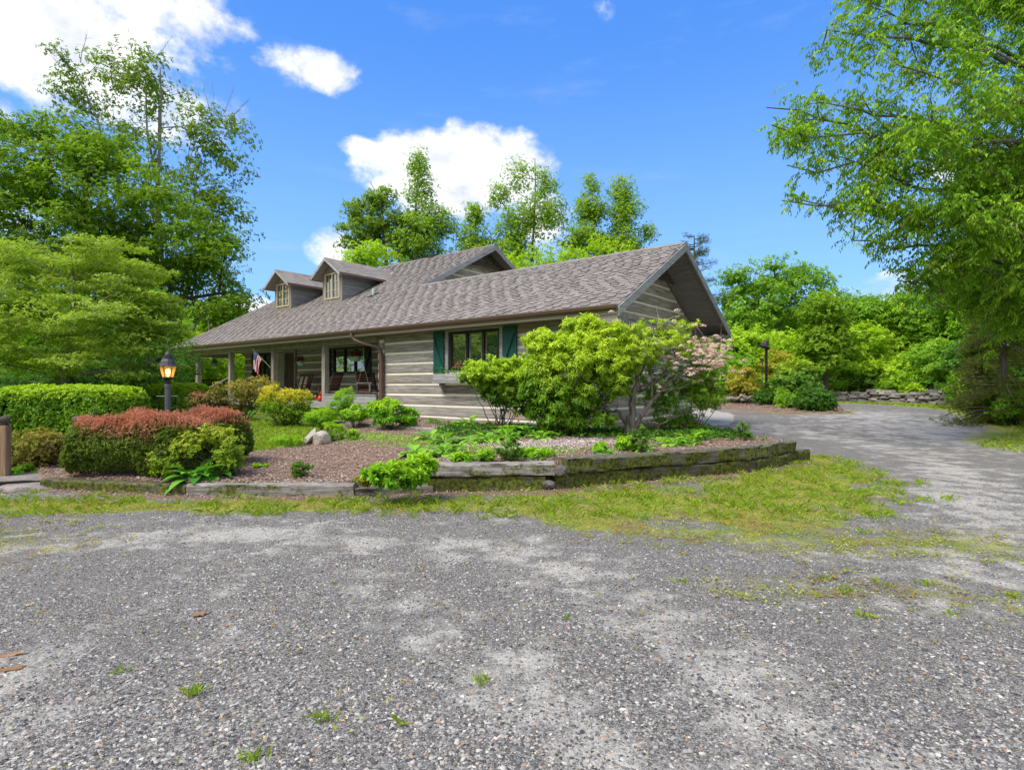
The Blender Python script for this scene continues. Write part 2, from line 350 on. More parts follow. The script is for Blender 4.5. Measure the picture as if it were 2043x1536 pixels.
def rut_mask(x, y):                                # packed pale dust along the wheel tracks
    d, _ = segdist(x, y, [(-6, 5.2), (-2.5, 6.0), (0, 5.3), (.9, 4.0), (1.3, 2.6), (1.6, 1)]); a = np.clip(1-d/.75, 0, 1)
    d2, _ = segdist(x, y, [(4.0, 4.4), (5.2, 6.2), (7.5, 9), (9.5, 14), (8.8, 19)]); a = np.maximum(a, np.clip(1-d2/1.5, 0, 1)*.95)
    d3, _ = segdist(x, y, [(-1.2, 4.4), (-.1, 3.2), (.6, 2.2)]); a = np.maximum(a, np.clip(1-d3/.45, 0, 1)*.8)
    d4, _ = segdist(x, y, [(-4.5, 2.6), (-2.9, 3.3), (-2.2, 2.5)]); a = np.maximum(a, np.clip(1-d4/.6, 0, 1)*.7)
    d5, _ = segdist(x, y, [(13.5, 14), (12.5, 18), (15, 24)]); a = np.maximum(a, np.clip(1.2-d5/3.2, 0, 1)*.9)
    return a
def dirt_mask(x, y):                               # bark litter in front of the timbers
    d, _ = segdist(x, y, [(-7.6, 8.6), (-4.6, 7.9), (-2.2, 7.85), (-1, 8.15), (.8, 8.4), (4.6, 10.1), (6.1, 11.3)])
    e, _ = segdist(x, y, [(6.5, 20), (8, 23.3), (12, 24), (14.5, 24.2)])
    return np.maximum(np.clip(1-d/.33, 0, 1), np.clip(1-e/.8, 0, 1)*.8)
def gravelmat():
    m, t = newmat('gravel'); co = objco(t); mo = attr(t, 'moss'); ru = attr(t, 'rut'); di = attr(t, 'dirt')
    wob = t.vmath('ADD', co, t.vmath('SCALE', t.noise(co, 30, 2, .5, out=1))); t.n[-2].inputs['Scale'].default_value = .012
    def stones(sc):
        v = t.voro(t.scale(wob, (1, 1.25, 1)), sc); sp = t.new('ShaderNodeSeparateColor'); t.put(sp.inputs[0], v.outputs['Color'])
        c = t.colramp(sp.outputs[0], [(0, (.03, .031, .035)), (.25, (.09, .092, .097)), (.5, (.20, .20, .20)), (.75, (.35, .345, .335)), (.93, (.46, .45, .43)), (1, (.60, .58, .55))])
        c = t.mix(t.ramp(sp.outputs[1], .90, .96), c, t.mix(sp.outputs[2], (.34, .25, .17), (.26, .17, .11)))
        d = t.ramp(v.outputs['Distance'], .10, .62, 1, 0); return c, d
    c1, d1 = stones(66); c2, d2 = stones(130)
    big = t.noise(co, .55, 5, .6); sel = t.ramp(t.noise(co, 9, 4, .6), .36, .50); c = t.mix(sel, c1, c2)
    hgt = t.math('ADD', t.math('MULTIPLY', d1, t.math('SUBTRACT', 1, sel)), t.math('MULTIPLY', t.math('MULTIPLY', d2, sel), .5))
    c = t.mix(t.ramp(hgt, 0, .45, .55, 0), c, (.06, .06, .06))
    dn = t.math('ADD', t.math('ADD', t.noise(co, 2.4, 7, .68), t.math('MULTIPLY', ru, .17)), t.math('MULTIPLY', t.math('SUBTRACT', big, .5), .35))
    dust = t.ramp(dn, .53, .74); fines = t.mix(t.ramp(t.noise(co, 180, 3, .7), .3, .7), (.23, .225, .215), (.48, .47, .445))
    c = t.mix(t.math('MULTIPLY', dust, t.ramp(t.noise(co, 40, 4, .7), .32, .56)), c, fines)
    warm = t.ramp(t.noise(co, 1.7, 6, .7), .58, .75); c = t.vmath('MULTIPLY', c, (1.05, 1.01, .94)); c = t.mix(t.math('MULTIPLY', warm, .45), c, t.vmath('MULTIPLY', c, (1.15, 1.0, .68)))
    # bark litter and dirt
    dd = t.ramp(t.math('ADD', di, t.math('MULTIPLY', t.math('SUBTRACT', t.noise(co, 7, 5, .7), .5), 1.1)), .35, .6)
    c = t.mix(dd, c, t.mix(t.noise(co, 45, 3, .7), (.085, .05, .035), (.30, .20, .145)))
    # creeping weeds
    mn = t.math('ADD', mo, t.math('MULTIPLY', t.math('SUBTRACT', t.noise(co, 6, 8, .75), .5), 1.5)); mm = t.ramp(mn, .50, .82)
    gsel = t.noise(co, 1.4, 5, .65); gc = t.mix(t.ramp(gsel, .35, .6), (.20, .29, .02), (.38, .38, .05)); gc = t.mix(t.ramp(t.noise(co, 2.7, 5, .7), .52, .66), gc, (.32, .20, .08))
    gc = t.mix(t.ramp(t.noise(co, 60, 4, .7), .35, .65), t.vmath('MULTIPLY', gc, (.30, .34, .3)), t.vmath('MULTIPLY', gc, (1.15, 1.15, 1.0)))
    c = t.mix(t.math('MULTIPLY', mm, .9), c, gc)
    t.put(t.P.inputs['Base Color'], c); t.P.inputs['Roughness'].default_value = .85; t.P.inputs['Specular IOR Level'].default_value = .3
    hh = t.math('ADD', t.math('MULTIPLY', hgt, t.math('MULTIPLY_ADD', dust, -.7, 1)), t.math('MULTIPLY', t.noise(co, 160, 3, .7), .35))
    hh = t.math('ADD', hh, t.math('MULTIPLY', mm, t.math('MULTIPLY', t.noise(co, 40, 4, .7), 1.5)))
    bump(t, hh, .85, .012); return m
def soilmat(name, a, b, grass=None):
    m, t = newmat(name); co = objco(t); n = t.noise(co, 40, 5, .75); c = t.mix(t.ramp(n, .3, .7), a, b)
    v = t.voro(t.scale(co, (1, 1.7, 1), rot=(0, 0, .6)), 38); sp = t.new('ShaderNodeSeparateColor'); t.put(sp.inputs[0], v.outputs['Color'])
    c = t.mix(t.math('MULTIPLY', sp.outputs[0], .7), c, t.vmath('MULTIPLY', c, (1.7, 1.65, 1.6)))
    if grass: c = t.mix(t.ramp(t.noise(co, 1.1, 6, .65), .42, .6), c, t.mix(n, grass[0], grass[1]))
    t.put(t.P.inputs['Base Color'], c); t.P.inputs['Roughness'].default_value = .95; t.P.inputs['Specular IOR Level'].default_value = .15
    bump(t, t.math('ADD', n, v.outputs['Distance']), .7, .03); return m
def hashrow(x, y, s=.02): return (fbm(x*2, y*2, 3)-.5)*s
xs = grid_coords(-1500, 1500, 2, .35, 1.12); ys = grid_coords(-300, 2500, 14, .35, 1.12)
m_ground = soilmat('grass_ground', (.07, .09, .018), (.16, .20, .03), ((.11, .17, .018), (.22, .32, .035)))
sheet('ground', xs, ys, lambda x, y: H(x, y)+hashrow(x, y, .03)-.012, None, None, m_ground, kind='structure')
GP = [(-40, -10), (40, -10), (40, 10), (17, 18.2), (21, 26.5), (20.4, 37.6), (15, 39), (14.2, 33), (15.6, 26.5), (14.6, 24.0), (12, 24.1), (9.7, 26.6), (8, 24.5), (7.0, 19.9), (4, 15), (-8, 9), (-8.6, 8.9), (-40, 8.2)]
gx = np.concatenate([np.arange(-40, -10, .5), np.arange(-10, 12, .1), np.arange(12, 40.1, .3)]); gy = np.concatenate([np.arange(-10, 1.6, .6), np.arange(1.6, 13, .1), np.arange(13, 40, .25)])
sheet('gravel_drive', gx, gy, lambda x, y: H(x, y)+hashrow(x, y, .04)+.015, GP, dict(moss=moss_mask, rut=rut_mask, dirt=dirt_mask), gravelmat(), sink=.05, kind='structure')
# mulch bed round the house
BED = [(-7.3, 8.72), (-4.65, 8.1), (-2.26, 8.1), (-1.25, 8.45), (.7, 8.7), (4.5, 10.4), (5.75, 11.45), (5.05, 14.4), (6.3, 19.2), (2.0, 14), (-4.3, 19.1), (-10.2, 23.9), (-11.5, 21.5), (-7.6, 16.6), (-5.4, 15.2), (-4.6, 13.2), (-4.5, 12.2), (-5.2, 11.2), (-6.2, 10.7), (-7.2, 10.2), (-8.2, 9.6)]
TL = ((-5.2, 16.0), (-3.05, 14.3), (.2, 12.5))
def BH(x, y):
    x = np.asarray(x, float); y = np.asarray(y, float); k = ss((x+2.6+(y-8.3)*.45)/1.8)
    z = (.165+.033*np.clip(y-8, 0, 7))*(1-k)+(.42+.01*np.clip(y-9, 0, 5))*k
    # upper terrace behind the inner timbers
    l = np.where(x < TL[1][0], TL[0][1]+(x-TL[0][0])*(TL[1][1]-TL[0][1])/(TL[1][0]-TL[0][0]), TL[1][1]+(x-TL[1][0])*(TL[2][1]-TL[1][1])/(TL[2][0]-TL[1][0]))
    u = ss((y-l+.02)/.1)*ss((x+5.4)/.4)*ss((1.6-x)/1.6); z = z*(1-u)+np.maximum(z, .53)*u
    return z+(fbm(x*1.5, y*1.5, 9)-.5)*.05+(fbm(x*7, y*7, 4)-.5)*.02
m_mulch = soilmat('mulch', (.11, .072, .052), (.27, .185, .14))
sheet('mulch_bed', np.arange(-12, 7, .08), np.arange(7.8, 24.5, .08), BH, BED, None, m_mulch, sink=.35, kind='structure')
BED2 = [(14.9, 24.5), (14, 24.0), (12, 24.3), (9.7, 26.8), (8.6, 30), (8.2, 37), (16, 37), (15.5, 30), (15.6, 26.6)]
sheet('mulch_bed', np.arange(7, 17, .2), np.arange(23, 38, .2), lambda x, y: H(x, y)+.05+(fbm(x, y, 2)-.5)*.08, BED2, None, m_mulch, sink=.12, kind='structure')
LAWN = [(-9.4, 10.2), (-7.2, 10.1), (-6.2, 10.6), (-5.1, 11.2), (-4.4, 12.2), (-4.5, 13.2), (-5.2, 15.1), (-7.3, 16.5), (-11.2, 21.2), (-18, 26), (-30, 20), (-30, 11)]
m_lawn = soilmat('lawn_soil', (.10, .16, .016), (.20, .30, .03), ((.14, .22, .02), (.24, .38, .035)))
sheet('lawn', np.arange(-30, -4, .15), np.arange(9.5, 26, .15), lambda x, y: np.maximum(H(x, y), .165+.033*np.clip(y-8, 0, 7))+.03, LAWN, None, m_lawn, sink=.1, kind='structure')
# concrete apron by the gable end
M['concrete'] = simple('concrete', (.36, .33, .29), .85, var=.35, ns=2.5, bmp=.2)
sheet('concrete_apron', np.arange(4, 11, .15), np.arange(18, 29, .15), lambda x, y: H(x, y)+.05, [(6.2, 18.9), (7.6, 19.6), (9.2, 23.0), (9.3, 26.4), (7.2, 27.5), (4.8, 21)], None, M['concrete'], sink=.1, kind='structure')

# ---- loose material scattered on the sheets
rs = np.random.RandomState(11)
def scatter_stones(n, ylo, yhi, smin, smax, name, label, biased=True):
    u = rs.rand(n); y = ylo*(yhi/ylo)**u; x = (rs.rand(n)*2-1)*(y*.96+.3)
    keep = (rs.rand(n) > moss_mask(x, y)*1.1)*(rs.rand(n) > rut_mask(x, y)*.45)*(rs.rand(n) < ss((fbm(x*1.4, y*1.4, 8)-.25)/.3)*.75+.35)*pip(x, y, GP); keep = keep.astype(bool)
    x = x[keep]; y = y[keep]; n = len(x)
    base = np.array([(1,0,0),(.35,.9,0),(-.75,.7,0),(-.95,-.35,0),(-.1,-1,0),(.75,-.65,0),(.25,.2,.62),(-.35,-.1,.55)])
    tri = np.array([(0,1,6),(1,2,6),(2,7,6),(2,3,7),(3,4,7),(4,6,7),(4,5,6),(5,0,6)])
    s = smin+(smax-smin)*rs.rand(n)**3.3; a = rs.rand(n)*2*pi
    B = base[None]*(1+(rs.rand(n, 8, 3)-.5)*.55); B = B*np.stack([s, s*(.45+.5*rs.rand(n)), s*(.45+.5*rs.rand(n))], 1)[:, None]
    ca, sa = np.cos(a)[:, None], np.sin(a)[:, None]; V = np.stack([B[..., 0]*ca-B[..., 1]*sa, B[..., 0]*sa+B[..., 1]*ca, B[..., 2]], -1)
    tilt = (rs.rand(n, 2)-.5)*.9; V[..., 2] += V[..., 0]*tilt[:, :1]+V[..., 1]*tilt[:, 1:]
    V += np.stack([x, y, H(x, y)+hashrow(x, y, .04)+.014], 1)[:, None]
    Fq = (np.arange(n)[:, None, None]*8+tri[None]).reshape(-1, 3)
    o = link(name, mesh_np(name, V.reshape(-1, 3), Fq, dict(rnd=np.repeat(rs.rand(n), 8), tint=np.repeat(rs.rand(n), 8))), M['pebble']); tag(o, label, 'gravel', kind='stuff'); return o
def pebblemat():
    m, t = newmat('pebble'); co = objco(t); r = attr(t, 'rnd'); k = attr(t, 'tint')
    c = t.colramp(r, [(0, (.035, .037, .043)), (.3, (.10, .102, .108)), (.55, (.21, .21, .212)), (.8, (.34, .335, .325)), (.96, (.45, .44, .42)), (1, (.58, .56, .53))])
    c = t.mix(t.ramp(k, .95, .98), c, (.34, .22, .15)); c = t.mix(t.math('MULTIPLY', t.noise(co, 90, 4, .7), .6), c, t.vmath('MULTIPLY', c, (.6, .6, .6))); c = t.vmath('MULTIPLY', c, (1.05, 1.01, .94))
    t.put(t.P.inputs['Base Color'], c); t.P.inputs['Roughness'].default_value = .8; return m
M['pebble'] = pebblemat()
scatter_stones(270000, 1.9, 9.5, .0032, .016, 'gravel', 'loose grey and white crushed stone covering the drive')
def flat_bits(name, label, cat, x, y, z, L, W, mat, lift=.01, tilt=.4, up=0):
    n = len(x); a = rs.rand(n)*2*pi; d = np.stack([np.cos(a), np.sin(a), (rs.rand(n)-.5)*tilt+up], 1); s = np.stack([-np.sin(a), np.cos(a), (rs.rand(n)-.5)*tilt], 1)
    L = (L*(.5+rs.rand(n)))[:, None]; W = (W*(.5+rs.rand(n)))[:, None]; c = np.stack([x, y, z+lift*rs.rand(n)+L[:, 0]*.15], 1)
    V = np.stack([c-d*L*.5, c+s*W*.5-d*L*.1, c+d*L*.5, c-s*W*.5+d*L*.1], 1)
    o = link(name, mesh_np(name, V.reshape(-1, 3), np.arange(4*n).reshape(n, 4), dict(rnd=np.repeat(rs.rand(n), 4), tint=np.repeat(rs.rand(n), 4))), mat)
    tag(o, label, cat, kind='stuff'); return o
def chipmat():
    m, t = newmat('bark_chip'); r = attr(t, 'rnd'); c = t.colramp(r, [(0, (.08, .045, .035)), (.35, (.22, .14, .11)), (.65, (.32, .225, .17)), (.9, (.43, .33, .265)), (1, (.55, .46, .39))])
    t.put(t.P.inputs['Base Color'], c); t.P.inputs['Roughness'].default_value = .9; return m
M['chip'] = chipmat()
x = rs.rand(130000)*18-12; y = 7.9+(rs.rand(130000)**1.6)*15; k = pip(x, y, BED); x = x[k]; y = y[k]
flat_bits('bark_mulch', 'red brown bark mulch spread over the planting bed', 'mulch', x, y, BH(x, y)+.004, .045, .017, M['chip'], .02, .7)
x = 8+rs.rand(9000)*9; y = 23.5+rs.rand(9000)*13; k = pip(x, y, BED2); x = x[k]; y = y[k]
flat_bits('bark_mulch', 'dark bark mulch under the tall black lamp pole', 'mulch', x, y, H(x, y)+.06, .09, .035, M['chip'], .03, .7)
x = rs.rand(60000)*16-8.2; y = 7.4+rs.rand(60000)*4.4; k = (rs.rand(60000) < dirt_mask(x, y)*.55)*~pip(x, y, BED)*pip(x, y, GP); x = x[k]; y = y[k]
flat_bits('bark_litter', 'brown bark litter fallen along the foot of the timbers', 'bark litter', x, y, H(x, y)+.03, .05, .016, M['chip'], .01, .5)
x = 1+rs.normal(0, 1.0, 5200); y = 10.9+rs.normal(0, .5, 5200)+(x-1)*.16; k = pip(x, y, BED); x = x[k]; y = y[k]
M['petal'] = simple('petal', (.74, .64, .62), .7, var=.1, bmp=0)
flat_bits('fallen_petals', 'white petals fallen on the mulch before the big shrub', 'petals', x, y, BH(x, y)+.02, .028, .022, M['petal'], .02, .3)
M['weed'] = leafmat('weed', (.10, .13, .012), (.30, .36, .03), (.32, .22, .05), (.34, .13, .04), .3)
N = 420000; x = rs.rand(N)*26-14; yy = 2.2+rs.rand(N)*12.5; m_ = moss_mask(x, yy); nz = fbm(x*5, yy*5, 21, 5)
k = (rs.rand(N) < ss((m_+(nz-.5)*1.7-.5)/.35))*(np.abs(x) < yy*.95+.4)*pip(x, yy, GP)*~pip(x, yy, BED); x = x[k]; yy = yy[k]
o = flat_bits('creeping_weeds', 'low yellow green weeds creeping over the gravel verge', 'weeds', x, yy, H(x, yy)+.02, .026, .013, M['weed'], .02, .7, .25)
o.data.attributes['tint'].data.foreach_set('value', np.repeat(np.clip(fbm(x*1.6, yy*1.6, 33)*2.6-1.35+rs.rand(len(x))*.3, 0, 1), 4).astype(np.float32))
def blades(name, label, x, y, z, h, wd, mat, cat='grass'):
    n = len(x); a = rs.rand(n)*2*pi; ln = rs.normal(0, .45, (n, 2)); hh = (np.ones(n)*h*(.5+rs.rand(n)))[:, None]
    p = np.stack([x, y, z], 1); s = np.stack([np.cos(a), np.sin(a), 0*a], 1)*wd; t_ = nrm(np.concatenate([ln, np.ones((n, 1))], 1))*hh
    V = np.stack([p-s, p+s, p+t_*.6+s*.7, p+t_+np.concatenate([ln, ln[:, :1]*0-.3], 1)*hh*.5], 1)
    o = link(name, mesh_np(name, V.reshape(-1, 3), np.arange(4*n).reshape(n, 4), dict(rnd=np.repeat(rs.rand(n), 4), tint=np.repeat(rs.rand(n)**3, 4))), mat); tag(o, label, cat, kind='stuff'); return o
M['grass'] = leafmat('grass_blade', (.09, .17, .012), (.24, .40, .03), (.30, .34, .06), (.36, .33, .10), .35)
# tufts on the verge and before the timbers
tx, ty = [], []
for i in range(2400):
    x0 = rs.rand()*15-8.0; y0 = 6.6+rs.rand()*6
    m0 = moss_mask(np.array([x0]), np.array([y0]))[0]
    if rs.rand() > m0 or pip(np.array([x0]), np.array([y0]), BED)[0]: continue
    n = rs.randint(4, 26); tx += list(x0+rs.normal(0, .05, n)); ty += list(y0+rs.normal(0, .05, n))
for (u, v, n, s) in [(385, 1390, 60, .04), (960, 1365, 40, .04), (650, 1442, 40, .04), (1850, 1170, 60, .05), (2020, 1195, 40, .05), (1685, 1185, 70, .07), (1725, 1065, 50, .05), (1720, 1235, 50, .05), (1365, 1165, 45, .05), (1900, 1232, 40, .04), (500, 1528, 50, .04), (1760, 1170, 40, .06), (1640, 1160, 40, .06), (240, 1345, 20, .03), (800, 1448, 18, .02), (1130, 1240, 18, .02), (1590, 920, 90, .15), (1640, 915, 120, .2), (1690, 925, 120, .2), (1290, 1000, 100, .1), (1120, 1008, 60, .1), (1660, 940, 100, .2)]:
    q = gp(u, v); n = int(n*.6) if s < .09 else n; tx += list(q[0]+rs.normal(0, s*.6, n)); ty += list(q[1]+rs.normal(0, s*.6, n))
tx = np.array(tx); ty = np.array(ty); blades('grass_tufts', 'small green grass tufts growing through the gravel and verge', tx, ty, H(tx, ty)+.015, .048+.04*(ty > 6.3), .0028, M['grass'])
x = -14+rs.rand(90000)*10; y = 9.8+rs.rand(90000)**1.3*10; k = pip(x, y, LAWN); x = x[k]; y = y[k]
blades('lawn_grass', 'mown bright green lawn grass beside the mulch bed', x, y, np.maximum(H(x, y), .165+.033*np.clip(y-8, 0, 7))+.03, .07, .006, M['grass'])
x = 10+rs.rand(60000)*18; y = 13+rs.rand(60000)*27; e, _ = segdist(x, y, [(13, 13.5), (17.4, 17.2), (21.7, 25.5), (21.5, 37)]); k = (e < 1.4); x = x[k]; y = y[k]
blades('grass_edge', 'rough grass along the far edge of the curving drive', x, y, H(x, y)+.01, .11, .009, M['grass'])
x = rs.rand(4200)*16-8; y = 2.1+rs.rand(4200)**1.3*9; k = (rs.rand(4200) < ss((fbm(x*1.1, y*1.1, 55)-.42)/.2)+.12)*pip(x, y, GP); x = x[k]; y = y[k]
flat_bits('drive_litter', 'tiny brown and tan bits of leaf and bark strewn over the gravel', 'litter', x, y, H(x, y)+.022, .026, .009, M['chip'], .01, .5)
x = rs.rand(9000)*18-9; y = 2.1+rs.rand(9000)**1.2*7; k = (rs.rand(9000) < ss((fbm(x*2.3, y*2.3, 71, 5)-.50)/.14))*pip(x, y, GP)*(moss_mask(x, y) < .5); x = x[k]; y = y[k]
o = flat_bits('drive_weeds', 'sparse tiny weeds sprouting between the stones of the drive', 'weeds', x, y, H(x, y)+.022, .024, .010, M['weed'], .02, .7, .3)
# a few countable scraps on the drive
def scrap(u, v, L, W, name, label, cat, mat, rz):
    mb = MB(); n = 17; P = []
    for i in range(n):
        a = 2*pi*i/n; q = random.uniform(.5, 1.2); P.append((cos(a)*L*q/2, sin(a)*W*q/2, random.uniform(-.004, .012)+.05*(cos(a)*L*q/2)**2/L))
    mb.add(P+[(0, 0, .01)]+[(x_, y_, z_-.005) for x_, y_, z_ in P], [(i, (i+1) % n, n) for i in range(n)]+[(i, n+1+i, n+1+(i+1) % n, (i+1) % n) for i in range(n)]); o = mb.build(name, mat); o.location = gp(u, v)+np.array([0, 0, .022]); o.rotation_euler = (R(6), R(-5), rz); tag(o, label, cat)
M['scrap'] = simple('decayed_bark', (.27, .15, .07), .9, var=.6, ns=30, bmp=.6)
scrap(12, 1344, .20, .07, 'bark_piece', 'larger orange brown scrap of rotten bark at the left edge of the drive', 'bark piece', M['scrap'], .3)
scrap(14, 1316, .19, .05, 'bark_piece', 'thin dark brown scrap of bark just behind the orange one', 'bark piece', M['scrap'], .25)
scrap(398, 1231, .11, .07, 'dry_leaf', 'single curled tan leaf lying on the left half of the drive', 'leaf', M['scrap'], .4)
# ------------------------------------------------------------------ the house (local frame: x along the facade, y into the depth)
E0 = np.array([2.433, 12.85, 0.]); AL = math.atan2(-.618, .786)
house = empty('log_house', E0, AL); tag(house, 'weathered log house with light chinking, grey shingle roof, two dormers and a long front porch', 'house')
def hw(x, y, z=0):                                   # house frame -> world
    return np.array([E0[0]+x*cos(AL)-y*sin(AL), E0[1]+x*sin(AL)+y*cos(AL), z])
S, EV, WR, MR = .545, 3.44, 4.1, 8.88                # roof slope, eave height, wing ridge depth, main ridge depth
def rz(y): return EV+S*y
X1, XM, XL, XW = 0., -11.1, -25.3, -.86
CK = [.63+.3345*k for k in range(-1, 22)]            # chinking heights
def bands(z0, z1, c=.072):
    out = []; zs = [(k-c/2, k+c/2, 'c') for k in CK]; z = z0
    for a, b, t_ in zs:
        if b <= z0 or a >= z1: continue
        if a > z: out.append((z, a, 'l'))
        out.append((max(a, z0), min(b, z1), 'c')); z = b
    if z < z1: out.append((z, z1, 'l'))
    return out
def log_wall(name, axis, fixed, a0, a1, z0, z1, ops, parent, th=.2, out=-1, mat='log', clip=None, clipr=None):
    lg, ck = MB(), MB()
    for (p, q, t_) in bands(z0, z1):
        cuts = sorted({p, q} | {z for o in ops for z in o[2:4] if p < z < q})
        segr = random.random()
        for c0, c1 in zip(cuts[:-1], cuts[1:]):
            if c1-c0 < .004: continue
            lo, hi = (clip((c0+c1)/2) if clip else (a0, a1))
            iv = [(lo, hi)] if hi > lo else []
            for o in ops:
                if o[2] < c1-1e-4 and o[3] > c0+1e-4:
                    iv = [s for (s0, s1) in iv for s in ((s0, min(s1, o[0])), (max(s0, o[1]), s1)) if s[1]-s[0] > .01]
            for (s0, s1) in iv:
                j = random.uniform(-.006, .008) if t_ == 'l' else -.028
                f = fixed+out*j; b_ = fixed-out*th
                y0, y1 = sorted((f, b_))
                mbx = lg if t_ == 'l' else ck
                if clip and t_ == 'l':                # sloped ends under the roof
                    l0, h0 = clip(c0); l1, h1 = clip(c1)
                    mbx.prism([(y0, l0, c0), (y0, h0, c0), (y0, h1, c1), (y0, l1, c1)], (y1-y0, 0, 0), segr)
                elif axis == 'x': mbx.box(s0, s1, y0, y1, c0, c1, segr)
                else: mbx.box(y0, y1, s0, s1, c0, c1, segr)
    o = lg.build(name, M[mat], parent, bevel=.012 if not clip else 0); ck.build('chinking', M['chink'], o); return o
WIN = (-6.05, -3.86, 2.03, 3.25)
log_wall('wall', 'x', .55, -9.0, XW, .40, 3.42, [WIN], house)
RW = (-15.72, -13.38, 2.1, 3.24); LW = (-22.3, -20.45, 1.75, 3.24); DR = (-19.75, -18.65, .97, 3.30)
log_wall('wall', 'x', 3.1, -23.7, -9.2, .97, 4.9, [RW, LW, DR], house)
log_wall('wall', 'y', XW-.2, .55+.2, 7.55, .40, 3.42, [], house, out=1, mat='log_y')
def gclip(y0, y1, ridge, off=.14):
    def f(z): d = (rz(ridge)-off-z)/S; return (max(y0, ridge-d), min(y1, ridge+d))
    return f
log_wall('gable_wall', 'y', XW-.2, .6, 7.55, 3.44, rz(WR)-.16, [], house, out=1, mat='log_y', clip=gclip(.57, 7.6, WR, .2))
log_wall('gable_wall', 'y', XM-.75, 3, 14.7, 5.2, rz(MR)-.2, [], house, out=1, mat='log_y', clip=gclip(3, 14.8, MR, .2))
log_wall('wall', 'y', -23.7, 3.3, 14, .97, 5, [], house, out=-1)
# side wall of the recess at the porch end, and plain rear walls
sidew = MB(); sidew.box(-9.2, -9.0, .76, 3.1, .4, 3.40); sidew.box(-23.5, -9.2, 14, 14.2, .4, 5); sidew.box(-9, -1.07, 7.35, 7.54, .4, 3.5); sidew.box(-11.9, -11.1, 7.6, 14, .4, 5)
sidew.build('side_wall', M['log'], house)
for (xf, ridge, d0) in ((XW+.004, WR, 1.28), (XM-.55+.004, MR, 1.5)):
    lou = MB(); zt = rz(ridge)-.22; zb = zt-d0*S
    nl = 7
    for i in range(nl):
        z = zb+(zt-zb)*i/nl; hwid = (zt-z)/S
        lou.prism([(xf, ridge-hwid, z), (xf+.05, ridge-hwid, z-.01), (xf+.05, ridge+hwid, z-.01), (xf, ridge+hwid, z)], (-.0, 0, .045), .5)
        lou.box(xf-.002, xf+.012, ridge-hwid+.05, ridge+hwid-.05, z+.05, z+.0545+.02, .1)
    lou.build('gable_louvre', M['dark_wood'], house)
# ---- roof: sheathing slabs + individual shingle tabs on the slopes facing the drive
T = .13
def slope_slab(mb, pts, t=T): mb.prism([(x, y, z-.002) for x, y, z in pts], (0, 0, -t))
sl = MB()
slope_slab(sl, [(X1, 0, EV), (X1, WR, rz(WR)), (XM, WR, rz(WR)), (XM, 0, EV)])
slope_slab(sl, [(XM, 0, EV), (XM, MR, rz(MR)), (XL, MR, rz(MR)), (XL, 0, EV)])
slope_slab(sl, [(X1, WR, rz(WR)), (X1, 2*WR, EV), (-12.4, 2*WR, EV), (-12.4, WR, rz(WR))])
slope_slab(sl, [(XM, MR, rz(MR)), (XM, MR+6.2, rz(MR)-6.2*S), (XL, MR+6.2, rz(MR)-6.2*S), (XL, MR, rz(MR))])
roof = sl.build('roof', M['soffit'], house)
def tabs(mb, ed, fy, exp=.15, wtab=.27, y0=0., y1=1., xrange=None):
    """courses of shaped tabs laid from eave to ridge, each with its cut edge as a strip, darkened to paint the shadow line"""
    cs = math.cos(math.atan(S)); dy = exp*cs; n = int((y1-y0)/dy)
    for k in range(n+1):
        ya = y0+k*dy; yb = min(ya+dy*1.15, y1)
        lo, hi = xrange(ya+dy*.5)
        if hi-lo < .05: continue
        x = lo-((k*.115+random.uniform(-.02, .02)) % (2*wtab)); odd = 0
        while x < hi:
            ww = wtab*random.uniform(.9, 1.12); a = max(x, lo); b = min(x+ww, hi); x += ww; odd ^= 1
            if b-a < .03: continue
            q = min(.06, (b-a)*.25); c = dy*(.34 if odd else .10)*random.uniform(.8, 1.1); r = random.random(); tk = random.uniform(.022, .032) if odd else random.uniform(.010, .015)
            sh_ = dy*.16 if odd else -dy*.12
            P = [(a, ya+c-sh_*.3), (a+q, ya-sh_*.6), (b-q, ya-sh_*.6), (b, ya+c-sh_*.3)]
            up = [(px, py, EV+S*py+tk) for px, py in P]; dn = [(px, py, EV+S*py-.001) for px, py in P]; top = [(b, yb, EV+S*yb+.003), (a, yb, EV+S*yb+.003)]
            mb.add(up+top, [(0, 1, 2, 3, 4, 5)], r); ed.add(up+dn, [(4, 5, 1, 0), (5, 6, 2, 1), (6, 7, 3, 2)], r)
sh = MB()
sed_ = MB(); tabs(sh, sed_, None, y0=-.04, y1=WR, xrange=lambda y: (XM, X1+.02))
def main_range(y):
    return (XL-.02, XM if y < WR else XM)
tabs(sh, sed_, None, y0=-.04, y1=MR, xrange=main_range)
sh.build('shingles', M['shingle'], roof); sed_.build('shingle_edge_shade', M['asphalt_edge_shade'], roof)
bk = MB()
bk.prism([(X1+.02, WR, rz(WR)+.001), (X1+.02, 2*WR+.04, EV-.02), (-12.4, 2*WR+.04, EV-.02), (-12.4, WR, rz(WR)+.001)], (0, 0, .018))
bk.prism([(XM+.02, MR, rz(MR)+.001), (XM+.02, MR+6.24, rz(MR)-6.24*S), (XL-.02, MR+6.24, rz(MR)-6.24*S), (XL-.02, MR, rz(MR)+.001)], (0, 0, .018))
# ridge caps
for (xa, xb, yr) in ((-11.0, X1+.03, WR), (XL, XM+.03, MR)):
    x = xa
    while x < xb:
        b = min(x+.16, xb); r = random.random()*.6
        bk.add([(x, yr-.13, rz(yr)-.13*S+.022), (b, yr-.13, rz(yr)-.13*S+.018), (b, yr, rz(yr)+.03), (x, yr, rz(yr)+.036), (b, yr+.13, rz(yr)-.13*S+.018), (x, yr+.13, rz(yr)-.13*S+.022)], [(0, 1, 2, 3), (3, 2, 4, 5)], r); x += .16
bk.build('ridge_cap', M['shingle'], roof)
